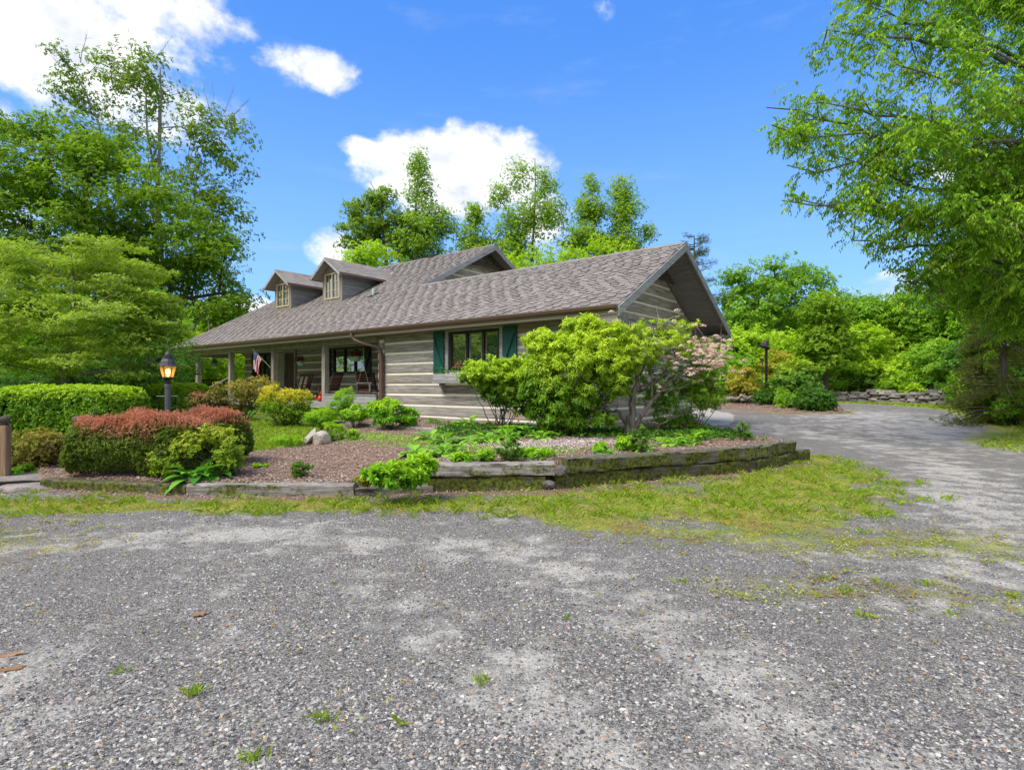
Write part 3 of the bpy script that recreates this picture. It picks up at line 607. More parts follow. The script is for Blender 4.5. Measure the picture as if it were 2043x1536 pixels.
# rake boards and fascia
rk = None
def rake(mb, xf, ya, za, yb, zb, h=.22, th=.045):
    mb = MB(); mb.prism([(xf, ya, za-.0), (xf, yb, zb-.0), (xf, yb, zb-h), (xf, ya, za-h)], (th, 0, 0)); mb.build('rake_board', M['grey_board'], roof)
rake(rk, X1, -.02, EV-.03, WR, rz(WR)-.02); rake(rk, X1+.003, 2*WR+.02, EV-.03, WR+.001, rz(WR)-.02)
rake(rk, XM, 3.2, rz(3.2)-.0, MR, rz(MR)-.02, .24); rake(rk, XM+.003, MR+6.2, rz(MR)-6.2*S-.03, MR+.001, rz(MR)-.02, .24)
rake(rk, XL-.045, -.02, EV-.03, MR, rz(MR)-.02, .2)
# sloping board on top of rake seen edge-on, closing eave return box at both gable feet
et = MB(); et.box(XW+.03, X1, -.02, .56, EV-.42, EV-.15); et.build('eave_return', M['soffit'], roof); et = MB(); et.prism([(XW+.03, 7.56, EV-.16), (XW+.03, 2*WR, EV-.16), (XW+.03, 2*WR, EV-.20), (XW+.03, 7.56, EV-.40)], (.83, 0, 0))
et.build('eave_return', M['soffit'], roof)
so = MB(); so.box(XL, XW, .0, .56, EV-.19, EV-.165); so.box(XL, -9.2, .56, 3.1, 3.30, 3.34); so.build('porch_ceiling', M['soffit'], house)
fs = MB(); fs.box(XL-.04, X1, -.045, -.003, EV-.21, EV-.02); fs.build('fascia', M['fascia_tan'], roof)
gt = MB()
prof = [(-.05, -.015), (-.17, .0), (-.165, -.03), (-.15, -.075), (-.11, -.115), (-.05, -.12)]
gt.prism([(XL-.05, a, EV+b) for a, b in prof], (25.3+.07, 0, 0)); gutter = gt.build('gutter', M['gutter'], house)
dsp = MB(); dsp.tube([(-9.9, -.11, EV-.10), (-9.88, -.11, EV-.22), (-9.80, -.06, EV-.33), (-9.5, .14, EV-.46), (-9.17, .36, EV-.55), (-9.04, .44, EV-.68), (-9.03, .46, EV-.9)], .055, 8)
dsp.box(-9.10, -8.95, .40, .52, .55, EV-.85); dsp.build('downspout', M['gutter'], house, smooth=False)
ds2 = MB(); ds2.tube([(-25.3, .02, EV-.12), (-25.1, .2, EV-.2), (-23.5, .35, EV-.55), (-23.3, .44, EV-.68), (-23.28, .46, EV-1.0), (-23.28, .46, .9)], .045, 8); ds2.build('downspout', M['gutter'], house)
# ---- porch
PF = .97
pf = MB(); pf.box(-25.2, -9.2, .35, 3.1, PF-.12, PF); pf.box(-25.2, -23.7, 3.1, 9, PF-.12, PF); porch = pf.build('porch_floor', M['grey_board_x'], house)
ap_ = MB(); ap_.box(-25.22, -9.2, .30, .35, PF-.22, PF+.005); ap_.box(-25.1, -9.3, .6, .7, .2, PF-.12); ap_.build('porch_skirt', M['grey_board_x'], house)
kb = MB(); kb.box(-12.28, -9.2, .36, .41, PF+.02, PF+.27); kb.box(-12.28, -9.2, .34, .50, PF+.272, PF+.30); kb.build('knee_board', M['grey_board_x'], house)
bm_ = MB(); bm_.box(-25.0, -9.2, .42, .64, 3.06, 3.26); bm_.box(-25.0, -24.8, .64, 3.1, 3.06, 3.26); bm_.build('porch_beam', M['post'], house)
for px in (-12.38, -16.02, -19.77, -23.14):
    p = MB(); p.box(px-.10, px+.10, .43, .63, PF, 3.06, random.random()); p.build('porch_post', M['post'], house, bevel=.015)
# notched log ends at the corner post
le = MB()
for k in range(9): z = .44+.3345*k; le.box(-9.23, -9.002, .47+.01*(k % 2), .7, z, z+.235)
le.build('log_end', M['log'], house, bevel=.012)
lc = MB(); lc.box(-9.20, -9.01, .50, .72, .42, 3.2); lc.build('corner_chinking', M['chink'], house)
rl = MB(); rl.box(-25.17, -25.11, .65, 8.5, PF+.86, PF+.92); rl.box(-25.16, -25.12, .65, 8.5, PF+.08, PF+.14)
for k in range(60): y = .7+k*.13; rl.box(-25.16, -25.12, y, y+.04, PF+.14, PF+.86)
rl.build('railing', M['black'], house)
stp = MB()
for k in range(4): stp.box(-22.9, -20.0, -.85+k*.3, .32, .25+k*.18, .25+(k+1)*.18-.005)
stp.build('porch_step', M['grey_board_x'], house)
hr = MB(); hr.beam((-19.98, .50, PF+.95), (-19.98, -.95, PF+.18), .09, .045); hr.box(-20.02, -19.93, -.95, -.86, .3, PF+.22); hr.build('handrail', M['post'], house)
# ---- windows, door, shutters
def window(parent, x0, x1, z0, z1, y, panes, fr=.055, fm='frame_dark', depth=.10, name='window', bars=None):
    mb = MB(); w_ = x1-x0; mb.box(x0, x1, y-depth*.3, y+depth, z0, z0+fr); mb.box(x0, x1, y-depth*.3, y+depth, z1-fr, z1)
    edges = [x0]+[x0+w_*p for p in panes]+[x1]
    for i, e in enumerate(edges):
        c = min(max(e, x0+fr/2), x1-fr/2); mb.box(c-fr/2, c+fr/2, y-depth*.3+.004, y+depth, z0+fr, z1-fr)
    if bars:
        for a, b in zip(edges[:-1], edges[1:]):
            m_ = (a+b)/2; mb.box(m_-.011, m_+.011, y+.01, y+.03, z0+fr, z1-fr)
            for t_ in bars: zz = z0+(z1-z0)*t_; mb.box(a, b, y+.012, y+.028, zz-.011, zz+.011)
    o = mb.build(name, M[fm], parent)
    for a, b in zip(edges[:-1], edges[1:]):
        g = MB(); g.box(a+fr*.4, b-fr*.4, y+.035, y+.045, z0+fr*.4, z1-fr*.4); g.build('pane', M['glass'], o)
    return o
def sash(parent, a, b, z0, z1, y):
    mb = MB(); f = .035
    mb.box(a, b, y, y+.03, z0, z0+f); mb.box(a, b, y, y+.03, z1-f, z1); mb.box(a, a+f, y, y+.03, z0+f, z1-f); mb.box(b-f, b, y, y+.03, z0+f, z1-f); mb.build('sash', M['post'], parent)
wf = window(house, WIN[0]+.09, WIN[1]-.09, WIN[2]+.03, WIN[3]-.05, .58, (.36, .68), .075)
for a, b in ((-5.92, -5.30), (-5.16, -4.67), (-4.53, -4.0)): sash(wf, a, b, 2.12, 3.14, .60)
tr_ = MB(); tr_.box(WIN[0]-.02, WIN[0]+.088, .51, .62, 2.0, 3.3); tr_.box(WIN[1]-.088, WIN[1]+.02, .51, .62, 2.0, 3.3); tr_.box(WIN[0]+.09, WIN[1]-.09, .508, .62, 3.2, 3.3)
tr_.build('window_trim', M['grey_board_x'], house)
def shutter(x0, x1, z0, z1, y, mat, flip=1):
    mb = MB(); n = 5; w_ = (x1-x0)/n
    for i in range(n): mb.box(x0+i*w_+.004, x0+(i+1)*w_-.004, y-.03, y, z0, z1, .5)
    mb.box(x0, x1, y-.026, y-.001, z0+.002, z1-.002, .2)
    for z in (z0+.13, z1-.20): mb.box(x0+.005, x1-.005, y-.05, y-.031, z, z+.09, .6)
    a, b = ((x0+.03, x1-.03) if flip > 0 else (x1-.03, x0+.03)); mb.beam((a, y-.042, z1-.22), (b, y-.042, z0+.23), .018, .07, (0, 1, 0), .7)
    return mb.build('shutter', M[mat], house)
shutter(-6.58, -6.14, 1.93, 3.30, .525, 'shutter'); shutter(-3.80, -3.34, 1.93, 3.30, .525, 'shutter', -1)
shutter(-16.14, -15.78, 1.95, 3.22, 3.07, 'shutter_dark'); shutter(-13.34, -12.95, 1.95, 3.22, 3.07, 'shutter_dark', -1)
window(house, RW[0], RW[1], RW[2], RW[3], 3.13, (.36, .68), .09)
window(house, LW[0], LW[1], LW[2], LW[3], 3.13, (.30, .65), .09)
shutter(-22.85, -22.4, 1.7, 3.22, 3.07, 'shutter_dark')
df = MB(); df.box(DR[0], DR[0]+.12, 3.02, 3.2, PF, 3.3); df.box(DR[1]-.12, DR[1], 3.02, 3.2, PF, 3.3); df.box(DR[0]+.12, DR[1]-.12, 3.018, 3.2, 3.16, 3.3); df.box(DR[0]-.5, DR[0]-.01, 3.05, 3.08, PF, 3.2)
dfo = df.build('door_frame', M['post'], house)
dd = MB(); dd.box(DR[0]+.12, DR[1]-.12, 3.10, 3.16, PF, 3.16); 
for z in (1.15, 1.75, 2.35): dd.box(DR[0]+.24, DR[1]-.24, 3.085, 3.10, z, z+.48)
door = dd.build('door', M['dark_wood'], house, bevel=.008); kn = MB(); kn.lathe([(.0, -.03), (.03, -.02), (.03, .02), (0, .03)], (DR[0]+.2, 3.06, 2.0), 8); kn.build('handle', M['black'], door)
# flower box
fb = MB(); fb.box(-6.28, -3.7, .22, .50, 1.69, 1.72); fb.box(-6.28, -3.7, .20, .23, 1.715, 1.93); fb.box(-6.28, -6.25, .23, .50, 1.72, 1.93); fb.box(-3.73, -3.7, .23, .50, 1.72, 1.93); fb.box(-6.30, -3.68, .18, .24, 1.66, 1.69)
fbo = fb.build('flower_box', M['grey_board_x'], house)
for x in (-6.12, -3.95): br = MB(); br.prism([(x, .5, 1.69), (x, .24, 1.69), (x, .44, 1.38), (x, .5, 1.30)], (.05, 0, 0)); br.build('bracket', M['grey_board_x'], fbo)
# ---- dormers
def dormer(x0, x1):
    yb = 3.63; xm = (x0+x1)/2; zb = rz(yb); ze = 6.62; zr = 7.42; ov = .38; hwd = (x1-x0)/2
    sl2 = (zr-ze)/(hwd+ov); zw = zr-sl2*hwd-.07
    mb = MB(); n = 7; y_e = (zw-EV)/S
    for (xx, d) in ((x0, 1), (x1-.06, 1)):
        zs = [zb-.1, zb+.26, zb+.52, zb+.78, zb+1.04, zw+.02]
        for i in range(len(zs)-1):
            za, zc = zs[i], zs[i+1]
            if zc > zw+.03: zc = zw+.02
            if zc <= za: continue
            ya = (za-EV)/S+.1; yc = (zc-EV)/S+.1; k = .012*(i % 2)
            mb.prism([(xx-k, yb+.02, za), (xx-k, ya, za), (xx-k, yc, zc-.012), (xx-k, yb+.02, zc-.012)], (.06+2*k, 0, 0))
    mb.build('dormer_wall', M['grey_board_d'], house)
    fr = MB(); wl, wr_, wb, wt = x0+.17, x1-.17, zb+.16, zw-.06
    fr.box(x0-.01, wl, yb-.03, yb+.03, zb-.06, zw); fr.box(wr_, x1+.01, yb-.03, yb+.03, zb-.06, zw); fr.box(wl, wr_, yb-.028, yb+.03, zb-.06, wb)
    fr.prism([(x0-.01, yb-.02, zw), (x1+.01, yb-.02, zw), (xm+.02, yb-.02, zr-.12), (xm-.02, yb-.02, zr-.12)], (0, .04, 0))
    fr.box(wl, wr_, yb-.029, yb+.03, wt, zw)
    front = fr.build('dormer_front', M['dormer_trim'], house)
    window(house, wl, wr_, wb, wt, yb-.03, (.5,), .05, 'frame_tan', .09, 'dormer_window', (.33, .66))
    rf = MB(); yf = yb-.42; yr = (zr-EV)/S
    for sgn in (-1, 1):
        xe = xm+sgn*(hwd+ov); ye = (ze-EV)/S
        rf.prism([(xm, yf, zr), (xe, yf, ze), (xe, ye, ze), (xm, yr, zr)][::sgn], (0, 0, -.09))
    ro = rf.build('dormer_roof', M['soffit'], house)
    tb = MB()
    for sgn in (-1, 1):
        m_ = int((hwd+ov)/.125)
        for k in range(m_+1):
            d0 = (hwd+ov)*(1-k/(m_+1)); d1 = (hwd+ov)*(1-(k+1.12)/(m_+1)); d1 = max(d1, 0); z0_, z1_ = zr-sl2*d0, zr-sl2*d1
            y = yf-.02; yend = ((z0_+z1_)/2-EV)/S+.06
            while y < yend:
                b = min(y+random.uniform(.2, .34), yend); r = random.random()
                q = [(xm+sgn*(d0+.02*(k == 0)), y, z0_+.016), (xm+sgn*(d0+.02*(k == 0)), b, z0_+.016), (xm+sgn*d1, b, z1_+.005), (xm+sgn*d1, y, z1_+.005)]
                lo = [(q[0][0], y, z0_-.001), (q[1][0], b, z0_-.001)]
                tb.add(q+lo, [(0, 1, 2, 3), (0, 1, 5, 4)], r); y = b
    tb.build('shingles', M['shingle'], ro)
    for sgn in (-1, 1):
        rb = MB(); xe = xm+sgn*(hwd+ov+.03)
        rb.prism([(xm, yf-.03, zr-.01), (xe, yf-.03, ze-.03), (xe, yf-.03, ze-.16), (xm, yf-.03, zr-.15)], (0, .035, 0))
        rb.build('rake_board', M['grey_board_x'], ro)
    ye = (ze-EV)/S
    for sgn in (-1, 1):
        g = MB(); xe = xm+sgn*(hwd+ov); a, b = sorted((xe+sgn*.005, xe+sgn*.10)); g.box(a, b, yf-.03, ye-.02, ze-.11, ze-.012); g.build('gutter', M['gutter'], ro)
    fl = MB(); fl.box(xm+.3, xm+.5, yr-.55, yr-.30, zr-.20-.06, zr-.18); fl.build('flashing', M['flash'], ro)
M['grey_board_d'] = wood('dormer_board', (.13, .135, .15), (.33, .335, .35), (.20, .20, .22), 1)
M['dormer_trim'] = wood('dormer_trim', (.13, .11, .095), (.33, .29, .25), (.16, .10, .07), 2)
dormer(-17.24, -15.74); dormer(-21.53, -20.0)
vp = MB(); vp.tube([(-13.65, 3.72, rz(3.72)-.05), (-13.65, 3.72, rz(3.72)+.30)], .05, 10); vent = vp.build('vent_pipe', M['flash'], house)
vb = MB(); vb.prism([(-13.82, 3.5, rz(3.5)+.02), (-13.48, 3.5, rz(3.5)+.02), (-13.48, 3.9, rz(3.9)+.02), (-13.82, 3.9, rz(3.9)+.02)], (0, 0, .02)); vb.build('vent_flashing', M['frame_dark'], vent)
rv = MB(); rv.box(-15.6, -15.2, MR-.12, MR+.15, rz(MR)-.02, rz(MR)+.14); rv.build('ridge_vent', M['frame_dark'], house)
fl = MB(); fl.beam((-.45, 7.75, EV-.24), (-.40, 7.8, EV-.38), .12, .16); fl.tube([(-.45, 7.72, EV-.17), (-.45, 7.72, EV-.3)], .05, 8); fl.build('flood_light', M['black'], house)
# ---- things on the porch
def thing(name, label, cat, loc, rz_=0, group=None):
    return tag(empty(name, loc, rz_), label, cat, group)
def rocking_chair(loc, rz_, label, cushion=False):
    t = thing('rocking_chair', label, 'rocking chair', loc, rz_, 'rocking chairs on the porch')
    s = MB(); s.box(-.27, .27, -.25, .25, .40, .43); s.build('seat', M['rocker'], t)
    b = MB(); th = .30
    for x in (-.26, .22): b.beam((x+.02, .24, .36), (x+.02, .24+th, 1.12), .045, .04, (0, 1, 0))
    for i in range(6): x = -.19+i*.076; b.beam((x, .25, .46), (x, .24+th*.94, 1.06), .045, .015, (0, 1, 0))
    b.beam((-.27, .24+th*.95, 1.07), (.27, .24+th*.95, 1.07), .04, .11); b.beam((-.27, .26, .47), (.27, .26, .47), .03, .06); b.build('backrest', M['rocker'], t)
    for x in (-.29, .29):
        a = MB(); a.box(x-.045, x+.045, -.28, .36, .62, .645); a.build('armrest', M['rocker'], t)
        r = MB(); r.tube([(x, -.42+.085*i, .03+.10*((i-5)/5.5)**2) for i in range(12)], .022, 5); r.build('rocker', M['rocker'], t)
        for y in (-.22, .22): l = MB(); l.beam((x, y, .05), (x, y, .62), .04, .04, (0, 1, 0)); l.build('leg', M['rocker'], t)
    if cushion:
        for x in (-.12, .10): c = MB(); c.beam((x, .20, .48), (x, .235+th*.80, 1.0), .13, .03, (0, 1, 0)); c.build('back_cushion', M['cream'], t, bevel=.01)
    return t
rocking_chair(hw(-16.2, 1.75, PF), AL+R(28), 'red brown rocking chair with pale striped back pad, left of the middle porch post', True)
rocking_chair(hw(-17.0, 2.3, PF), AL+R(10), 'rocking chair half hidden behind the padded rocking chair near the front door')
rocking_chair(hw(-13.8, 1.6, PF), AL-R(75), 'rocking chair seen side-on under the porch window between post and swing')
t = thing('porch_swing', 'dark slatted wooden swing bench hanging on ropes at the right end of the porch', 'swing', hw(-10.75, 1.5, PF+.25), AL+R(-72))
s = MB()
for i in range(5): s.box(-.6, .6, -.25+i*.105, -.25+i*.105+.085, .16, .185)
s.box(-.6, -.54, -.26, .28, .11, .16); s.box(.54, .6, -.26, .28, .11, .16); s.build('seat', M['rocker'], t)
s = MB()
for i in range(7): z = .24+i*.085; s.box(-.6, .6, -.30-i*.018, -.275-i*.018, z, z+.066)
s.beam((-.55, -.27, .15), (-.55, -.40, .86), .05, .04, (0, 1, 0)); s.beam((.55, -.27, .15), (.55, -.40, .86), .05, .04, (0, 1, 0)); s.build('backrest', M['rocker'], t)
for x in (-.62, .62): s = MB(); s.box(x-.04, x+.04, -.32, .34, .44, .465); s.box(x-.025, x+.025, .22, .27, .14, .44); s.build('armrest', M['post'], t)
for x in (-.66, .66):
    s = MB(); s.tube([(x, .28, .15), (x, 0, 1.15)], .008, 5); s.tube([(x, -.34, .15), (x, 0, 1.15)], .008, 5); s.tube([(x, 0, 1.15), (x, 0, 2.1)], .012, 5)
    s.build('rope', M['rope'], t)
# flag on its angled staff
t = thing('flag', 'american flag hanging from a slanted staff on the second porch post from the left', 'flag', hw(-16.1, .42, 0), AL)
s = MB(); s.tube([(0, 0, 2.30), (-.80, -.35, 3.10)], .014, 6); s.lathe([(0, -.03), (.03, 0), (0, .03)], (-.81, -.355, 3.11), 8); s.build('staff', M['post'], t)
def flag_mesh(parent):
    p0 = np.array([-.76, -.335, 3.06]); dr = nrm(np.array([.8, .35, -.80])); W_, H_ = .62, .80      # along the staff = hoist, cloth hangs from it
    nu, nv = 39, 60; V = np.zeros((nv+1, nu+1, 3)); bmV = []
    for j in range(nv+1):
        for i in range(nu+1):
            h = i/nu; f = j/nv                       # h across hoist, f along fly hanging down
            hh = h*W_*(1-.42*f**.6); x = p0+dr*hh*1.0; drop = f*H_*(.92+.08*h)
            wv = .055*sin(h*17+f*2)*min(1, f*3); V[j, i] = x+np.array([.06*f*(h-.3), -.03, 0])+np.array([.05*wv, .7*wv, -drop])
    me = bpy.data.meshes.new('cloth'); idx = lambda j, i: j*(nu+1)+i
    Fq = []; mi = []
    for j in range(nv):
        for i in range(nu):
            Fq.append((idx(j, i), idx(j, i+1), idx(j+1, i+1), idx(j+1, i))); st = int(i/nu*13)
            if i < nu*7/13 and j < nv*.42:
                k = (i % 4 == 2 and j % 4 == 2) or (i % 4 == 0 and j % 4 == 0 and i > 0 and j > 0); mi.append(2 if k else 1)
            else: mi.append(0 if st % 2 == 0 else 2)
    me.from_pydata(V.reshape(-1, 3).tolist(), [], Fq); o = bpy.data.objects.new('cloth', me); col.objects.link(o); o.parent = parent
    for n_ in ('red_cloth', 'blue_cloth', 'white_cloth'): me.materials.append(M[n_])
    me.polygons.foreach_set('material_index', mi)
flag_mesh(t)
s = MB(); s.lathe([(0, 0), (.09, .02), (.11, .12), (.05, .22), (.02, .24)], (0, 0, 0), 10); s.lathe([(0, .24), (.05, .27), (.045, .33), (.0, .37)], (.02, 0, 0), 8); s.beam((-.12, 0, .12), (-.2, 0, .24), .03, .06)
o = s.build('porch_ornament', M['red'], None, True); o.location = hw(-12.75, .55, PF+.0); tag(o, 'small red ornament standing on the porch floor beside the post', 'ornament')
# ---- garden timbers
def timber(name, p0, p1, z0, z1, dep, mat, label, grp, ax_wob=.01, extra=None):
    """hewn tie from p0 to p1 (front face line), height z0..z1, depth dep going away from the camera"""
    p0 = np.array(p0[:2]+(0,) if isinstance(p0, tuple) else p0, float); p1 = np.array(p1[:2]+(0,) if isinstance(p1, tuple) else p1, float)
    L = np.linalg.norm(p1-p0); ang = math.atan2(p1[1]-p0[1], p1[0]-p0[0]); n = max(6, int(L/.07)); rings = []; V = []; k = 12
    for i in range(n+1):
        x = L*i/n; h = z1-z0
        for j in range(k):
            a = 2*pi*(j+.5)/k; cy = (abs(cos(a))**.28)*(1 if cos(a) > 0 else -1); cz = (abs(sin(a))**.28)*(1 if sin(a) > 0 else -1)
            w1 = (float(fbm(x*3+j*.7, z0*9+j*3.1+p0[0], 3))-.5)*ax_wob*4; w2 = (float(vnoise(x*14, j*5.3+z1*7, 8))-.5)*ax_wob*1.2
            V.append((x+(random.uniform(-.01, .01) if i in (0, n) else 0), dep/2+cy*(dep/2+w1+w2), z0+h/2+cz*(h/2+w1*.6+w2)))
    Fs = [(i*k+j, (i+1)*k+j, (i+1)*k+(j+1) % k, i*k+(j+1) % k) for i in range(n) for j in range(k)]+[tuple(range(k)), tuple(range(n*k, n*k+k))[::-1]]
    mb = MB(); mb.add(V, Fs); o = mb.build(name, M[mat], None, False); o.location = (p0[0], p0[1], 0); o.rotation_euler = (0, 0, ang); tag(o, label, 'timber', grp); return o
G = 'old timbers edging the planting bed'
timber('garden_timber', (-7.2, 8.55), (-4.68, 8.03), -.03, .165, .2, 'tie_moss', 'low moss topped timber under the red hedge, next to the stone slabs', G)
timber('garden_timber', (-4.64, 7.98), (-2.27, 8.0), -.03, .185, .19, 'tie_top', 'straight grey timber lying along the front of the mulch, left of the thin one', G)
timber('garden_timber', (-2.25, 8.02), (-1.16, 8.24), -.04, .11, .15, 'tie', 'thin low dark timber between the long grey one and the stacked pair', G)
timber('garden_timber', (-1.24, 8.28), (.50, 8.42), -.02, .225, .22, 'tie_moss', 'lower mossy timber of the stacked pair in the centre', G, .014)
timber('garden_timber', (-1.26, 8.25), (.64, 8.42), .235, .43, .24, 'tie_top', 'upper silvery timber of the stacked pair in the centre', G, .014)
timber('garden_timber', (.66, 8.50), (4.46, 10.22), -.02, .24, .22, 'tie_moss', 'long moss covered lower timber on the right front of the bed', G, .016)
timber('garden_timber', (.86, 8.55), (4.44, 10.20), .245, .47, .27, 'tie_lichen', 'long upper timber with moss and lichen on the right front of the bed', G, .018)
timber('garden_timber', (4.50, 10.22), (5.86, 11.45), -.02, .23, .24, 'tie_moss', 'short lower mossy timber at the right corner of the bed', G, .02)
timber('garden_timber', (4.48, 10.26), (5.80, 11.42), .24, .47, .30, 'tie_lichen', 'short upper mossy timber at the right corner of the bed', G, .022)
timber('garden_timber', (5.90, 11.40), (6.25, 11.75), .0, .24, .2, 'tie_moss', 'stub of mossy timber sticking out past the right corner', G, .02)
timber('garden_timber', (5.72, 11.74), (5.0, 14.5), .20, .46, .2, 'tie', 'dark timber running back from the right corner towards the house', G, .02)
timber('garden_timber', (-5.1, 15.85), (-3.1, 14.25), .30, .56, .2, 'tie', 'inner dark timber behind the pale rock, left of the pair', G, .014)
timber('garden_timber', (-3.05, 14.22), (-.1, 12.62), .30, .55, .2, 'tie_top', 'inner weathered timber holding the terrace below the green shutters', G, .014)
# ---- stones
def rock(name, loc, size, mat, label, cat='rock', seed=1, group=None, flat=0, rz_=0, sub=3, rough=.35):
    import bmesh
    bm = bmesh.new(); bmesh.ops.create_icosphere(bm, subdivisions=sub, radius=1); r_ = random.Random(seed); dirs = [nrm(np.array([r_.gauss(0, 1) for _ in range(3)])) for _ in range(9)]; cut = [r_.uniform(.55, .9) for _ in range(9)]
    for v in bm.verts:
        p = np.array(v.co)
        for d, c in zip(dirs, cut):
            q = p@d
            if q > c: p = p-d*(q-c)*.9
        p = p*(1+(float(fbm(p[0]*2.5+seed, p[1]*2.5+p[2]*2, seed))-.5)*rough)
        if flat: p[2] = min(p[2], flat)
        v.co = p*np.array(size)/2
    me = bpy.data.meshes.new(name); bm.to_mesh(me); bm.free(); a = me.attributes.new('rnd', 'FLOAT', 'POINT'); a.data.foreach_set('value', np.full(len(me.vertices), r_.random(), np.float32))
    o = link(name, me, M[mat]); o.location = loc; o.rotation_euler = (0, 0, rz_); tag(o, label, cat, group); return o
rock('rock', (-4.15, 12.2, .40), (.42, .36, .40), 'pale_stone', 'pale pointed rock standing at the end of the lawn', seed=4)
o = rock('rock', (-4.45, 12.35, .46), (.16, .4, .62), 'slab', 'narrow leaning grey slab of stone against the pale rock', seed=8); o.rotation_euler = (0, R(42), R(20))
rock('rock', (.72, 8.47, .30), (.24, .22, .2), 'wall_stone', 'grey fist sized stone wedged between the centre timbers, upper one', seed=9)
rock('rock', (.56, 8.44, .10), (.24, .2, .14), 'wall_stone', 'flat stone wedged low between the centre timbers, under the other', seed=12)
GS = 'stone slabs of the garden entrance'
rock('stone_slab', (-8.2, 9.0, .06), (2.6, 1.4, .44), 'slab', 'large flat entrance slab with rippled top at the left edge', 'slab', 21, GS, .45, R(12), 4, .12)
rock('stone_slab', (-7.45, 8.5, .02), (1.0, .55, .30), 'slab', 'smaller front slab touching the end of the mossy timber', 'slab', 23, GS, .5, R(-8), 4, .15)
rock('stone_slab', (-7.3, 10.0, .14), (2.2, 1.0, .28), 'slab', 'rear slab running behind the left wooden post and red hedge', 'slab', 25, GS, .5, R(18), 4, .12)
# dry stone wall on the far side of the drive
wl = empty('stone_wall', (0, 0, 0)); tag(wl, 'low dry-laid wall of flat grey stones along the far side of the drive', 'wall')
import bmesh
wpts = [(19.0, 37.6), (21.8, 35.2), (23.2, 31.6), (23.9, 27.6)]; mb = MB(); seg = []
for (a, b) in zip(wpts[:-1], wpts[1:]):
    L = math.dist(a, b); seg.append((a, b, L))
tot = sum(s_[2] for s_ in seg)
def along(q):
    for a, b, L in seg:
        if q <= L: t_ = q/L; return a[0]+(b[0]-a[0])*t_, a[1]+(b[1]-a[1])*t_, math.atan2(b[1]-a[1], b[0]-a[0])
        q -= L
    return wpts[-1][0], wpts[-1][1], 0
rr = random.Random(5); base = [(-.5, -.42), (-.3, -.5), (.25, -.5), (.5, -.36), (.52, .3), (.3, .5), (-.3, .5), (-.52, .25)]
z = 0
for layer in range(8):
    q = rr.random()*.4; hgt = rr.uniform(.09, .15)
    while q < tot:
        Ls = rr.uniform(.28, .85); x, y, an = along(min(q+Ls/2, tot)); hmax = .78*(1-.6*ss((q-tot+2.2)/2.2))+.12*sin(q*1.7)
        if z+hgt*.6 < hmax:
            h = hgt*rr.uniform(.75, 1.2); dx, dy = rr.uniform(-.06, .06), rr.uniform(-.08, .08); P = []
            for bx, by in base:
                px, py = bx*Ls*rr.uniform(.85, 1.05), by*.55*rr.uniform(.8, 1.1); P.append((x+dx+px*cos(an)-py*sin(an), y+dy+px*sin(an)+py*cos(an), .46+z+rr.uniform(-.02, .02)+px*rr.uniform(-.1, .1)))
            cx_, cy_ = np.mean([p[0] for p in P]), np.mean([p[1] for p in P])
            top = [(cx_+(p[0]-cx_)*.86, cy_+(p[1]-cy_)*.86, p[2]+h) for p in P]; n_ = 8
            mb.add(P+top, [tuple(range(8))[::-1], tuple(range(8, 16))]+[(i, (i+1) % n_, n_+(i+1) % n_, n_+i) for i in range(n_)], rr.random())
        q += Ls*.98
    z += hgt*.92
mb.build('stones', M['wall_stone'], wl)
M['post_warm'] = wood('stained_post_wood', (.14, .085, .05), (.36, .24, .16), (.20, .12, .07), 2)
# ---- wooden gate posts
for (u, v0, Y, w_, zt, lab) in ((8, 0, 8.9, .135, 1.10, 'square wooden gate post with rounded cap at the left edge'), (155, 0, 9.0, .14, 1.10, 'square wooden gate post half swallowed by the red hedge')):
    x = (u-CX)/F*Y; t = thing('gate_post', lab, 'post', (x, Y, 0), R(8), 'gate posts at the garden entrance')
    s = MB(); s.box(-w_/2, w_/2, -w_/2, w_/2, 0, zt-.14); s.build('shaft', M['post_warm'], t, bevel=.01)
    s = MB(); s.lathe([(w_*.5, 0), (w_*.46, .02), (w_*.46, .03), (w_*.56, .05), (w_*.6, .09), (w_*.5, .125), (w_*.2, .145), (0, .147)], (0, 0, zt-.14), 14); s.build('cap', M['bark_dark'], t, True)
# ---- lit lamp post in the hedge
LY = 9.4; LX = (335-CX)/F*LY; z0 = .2
t = thing('lamp_post', 'lit lantern on a grey fluted post rising from the red hedge', 'lamp post', (LX, LY, 0), 0)
s = MB(); s.lathe([(.075, z0), (.075, z0+.3), (.046, z0+.34), (.045, 1.55), (.05, 1.555), (.05, 1.60), (.044, 1.605), (.044, 1.62)], (0, 0, 0), 12); s.tube([(-.19, 0, 1.41), (.17, 0, 1.41)], .007, 6); s.build('pole', M['post_grey'], t, False)
s = MB(); zb = 1.64; s.lathe([(.03, zb-.03), (.055, zb), (.03, zb+.03), (.05, zb+.05), (.082, zb+.075), (.082, zb+.085), (.0, zb+.086)], (0, 0, 0), 12); s.build('holder', M['black'], t, True)
zl, zh = zb+.085, zb+.275; rl_, rh = .080, .132
s = MB()
for j in range(6):
    a = 2*pi*j/6+pi/6; s.tube([(rl_*cos(a), rl_*sin(a), zl), (rh*cos(a), rh*sin(a), zh)], .0055, 5)
for (r_, z_) in ((rl_, zl), (rh, zh)): s.tube([(r_*cos(2*pi*j/6+pi/6), r_*sin(2*pi*j/6+pi/6), z_) for j in range(7)], .006, 5)
s.build('lantern_frame', M['black'], t)
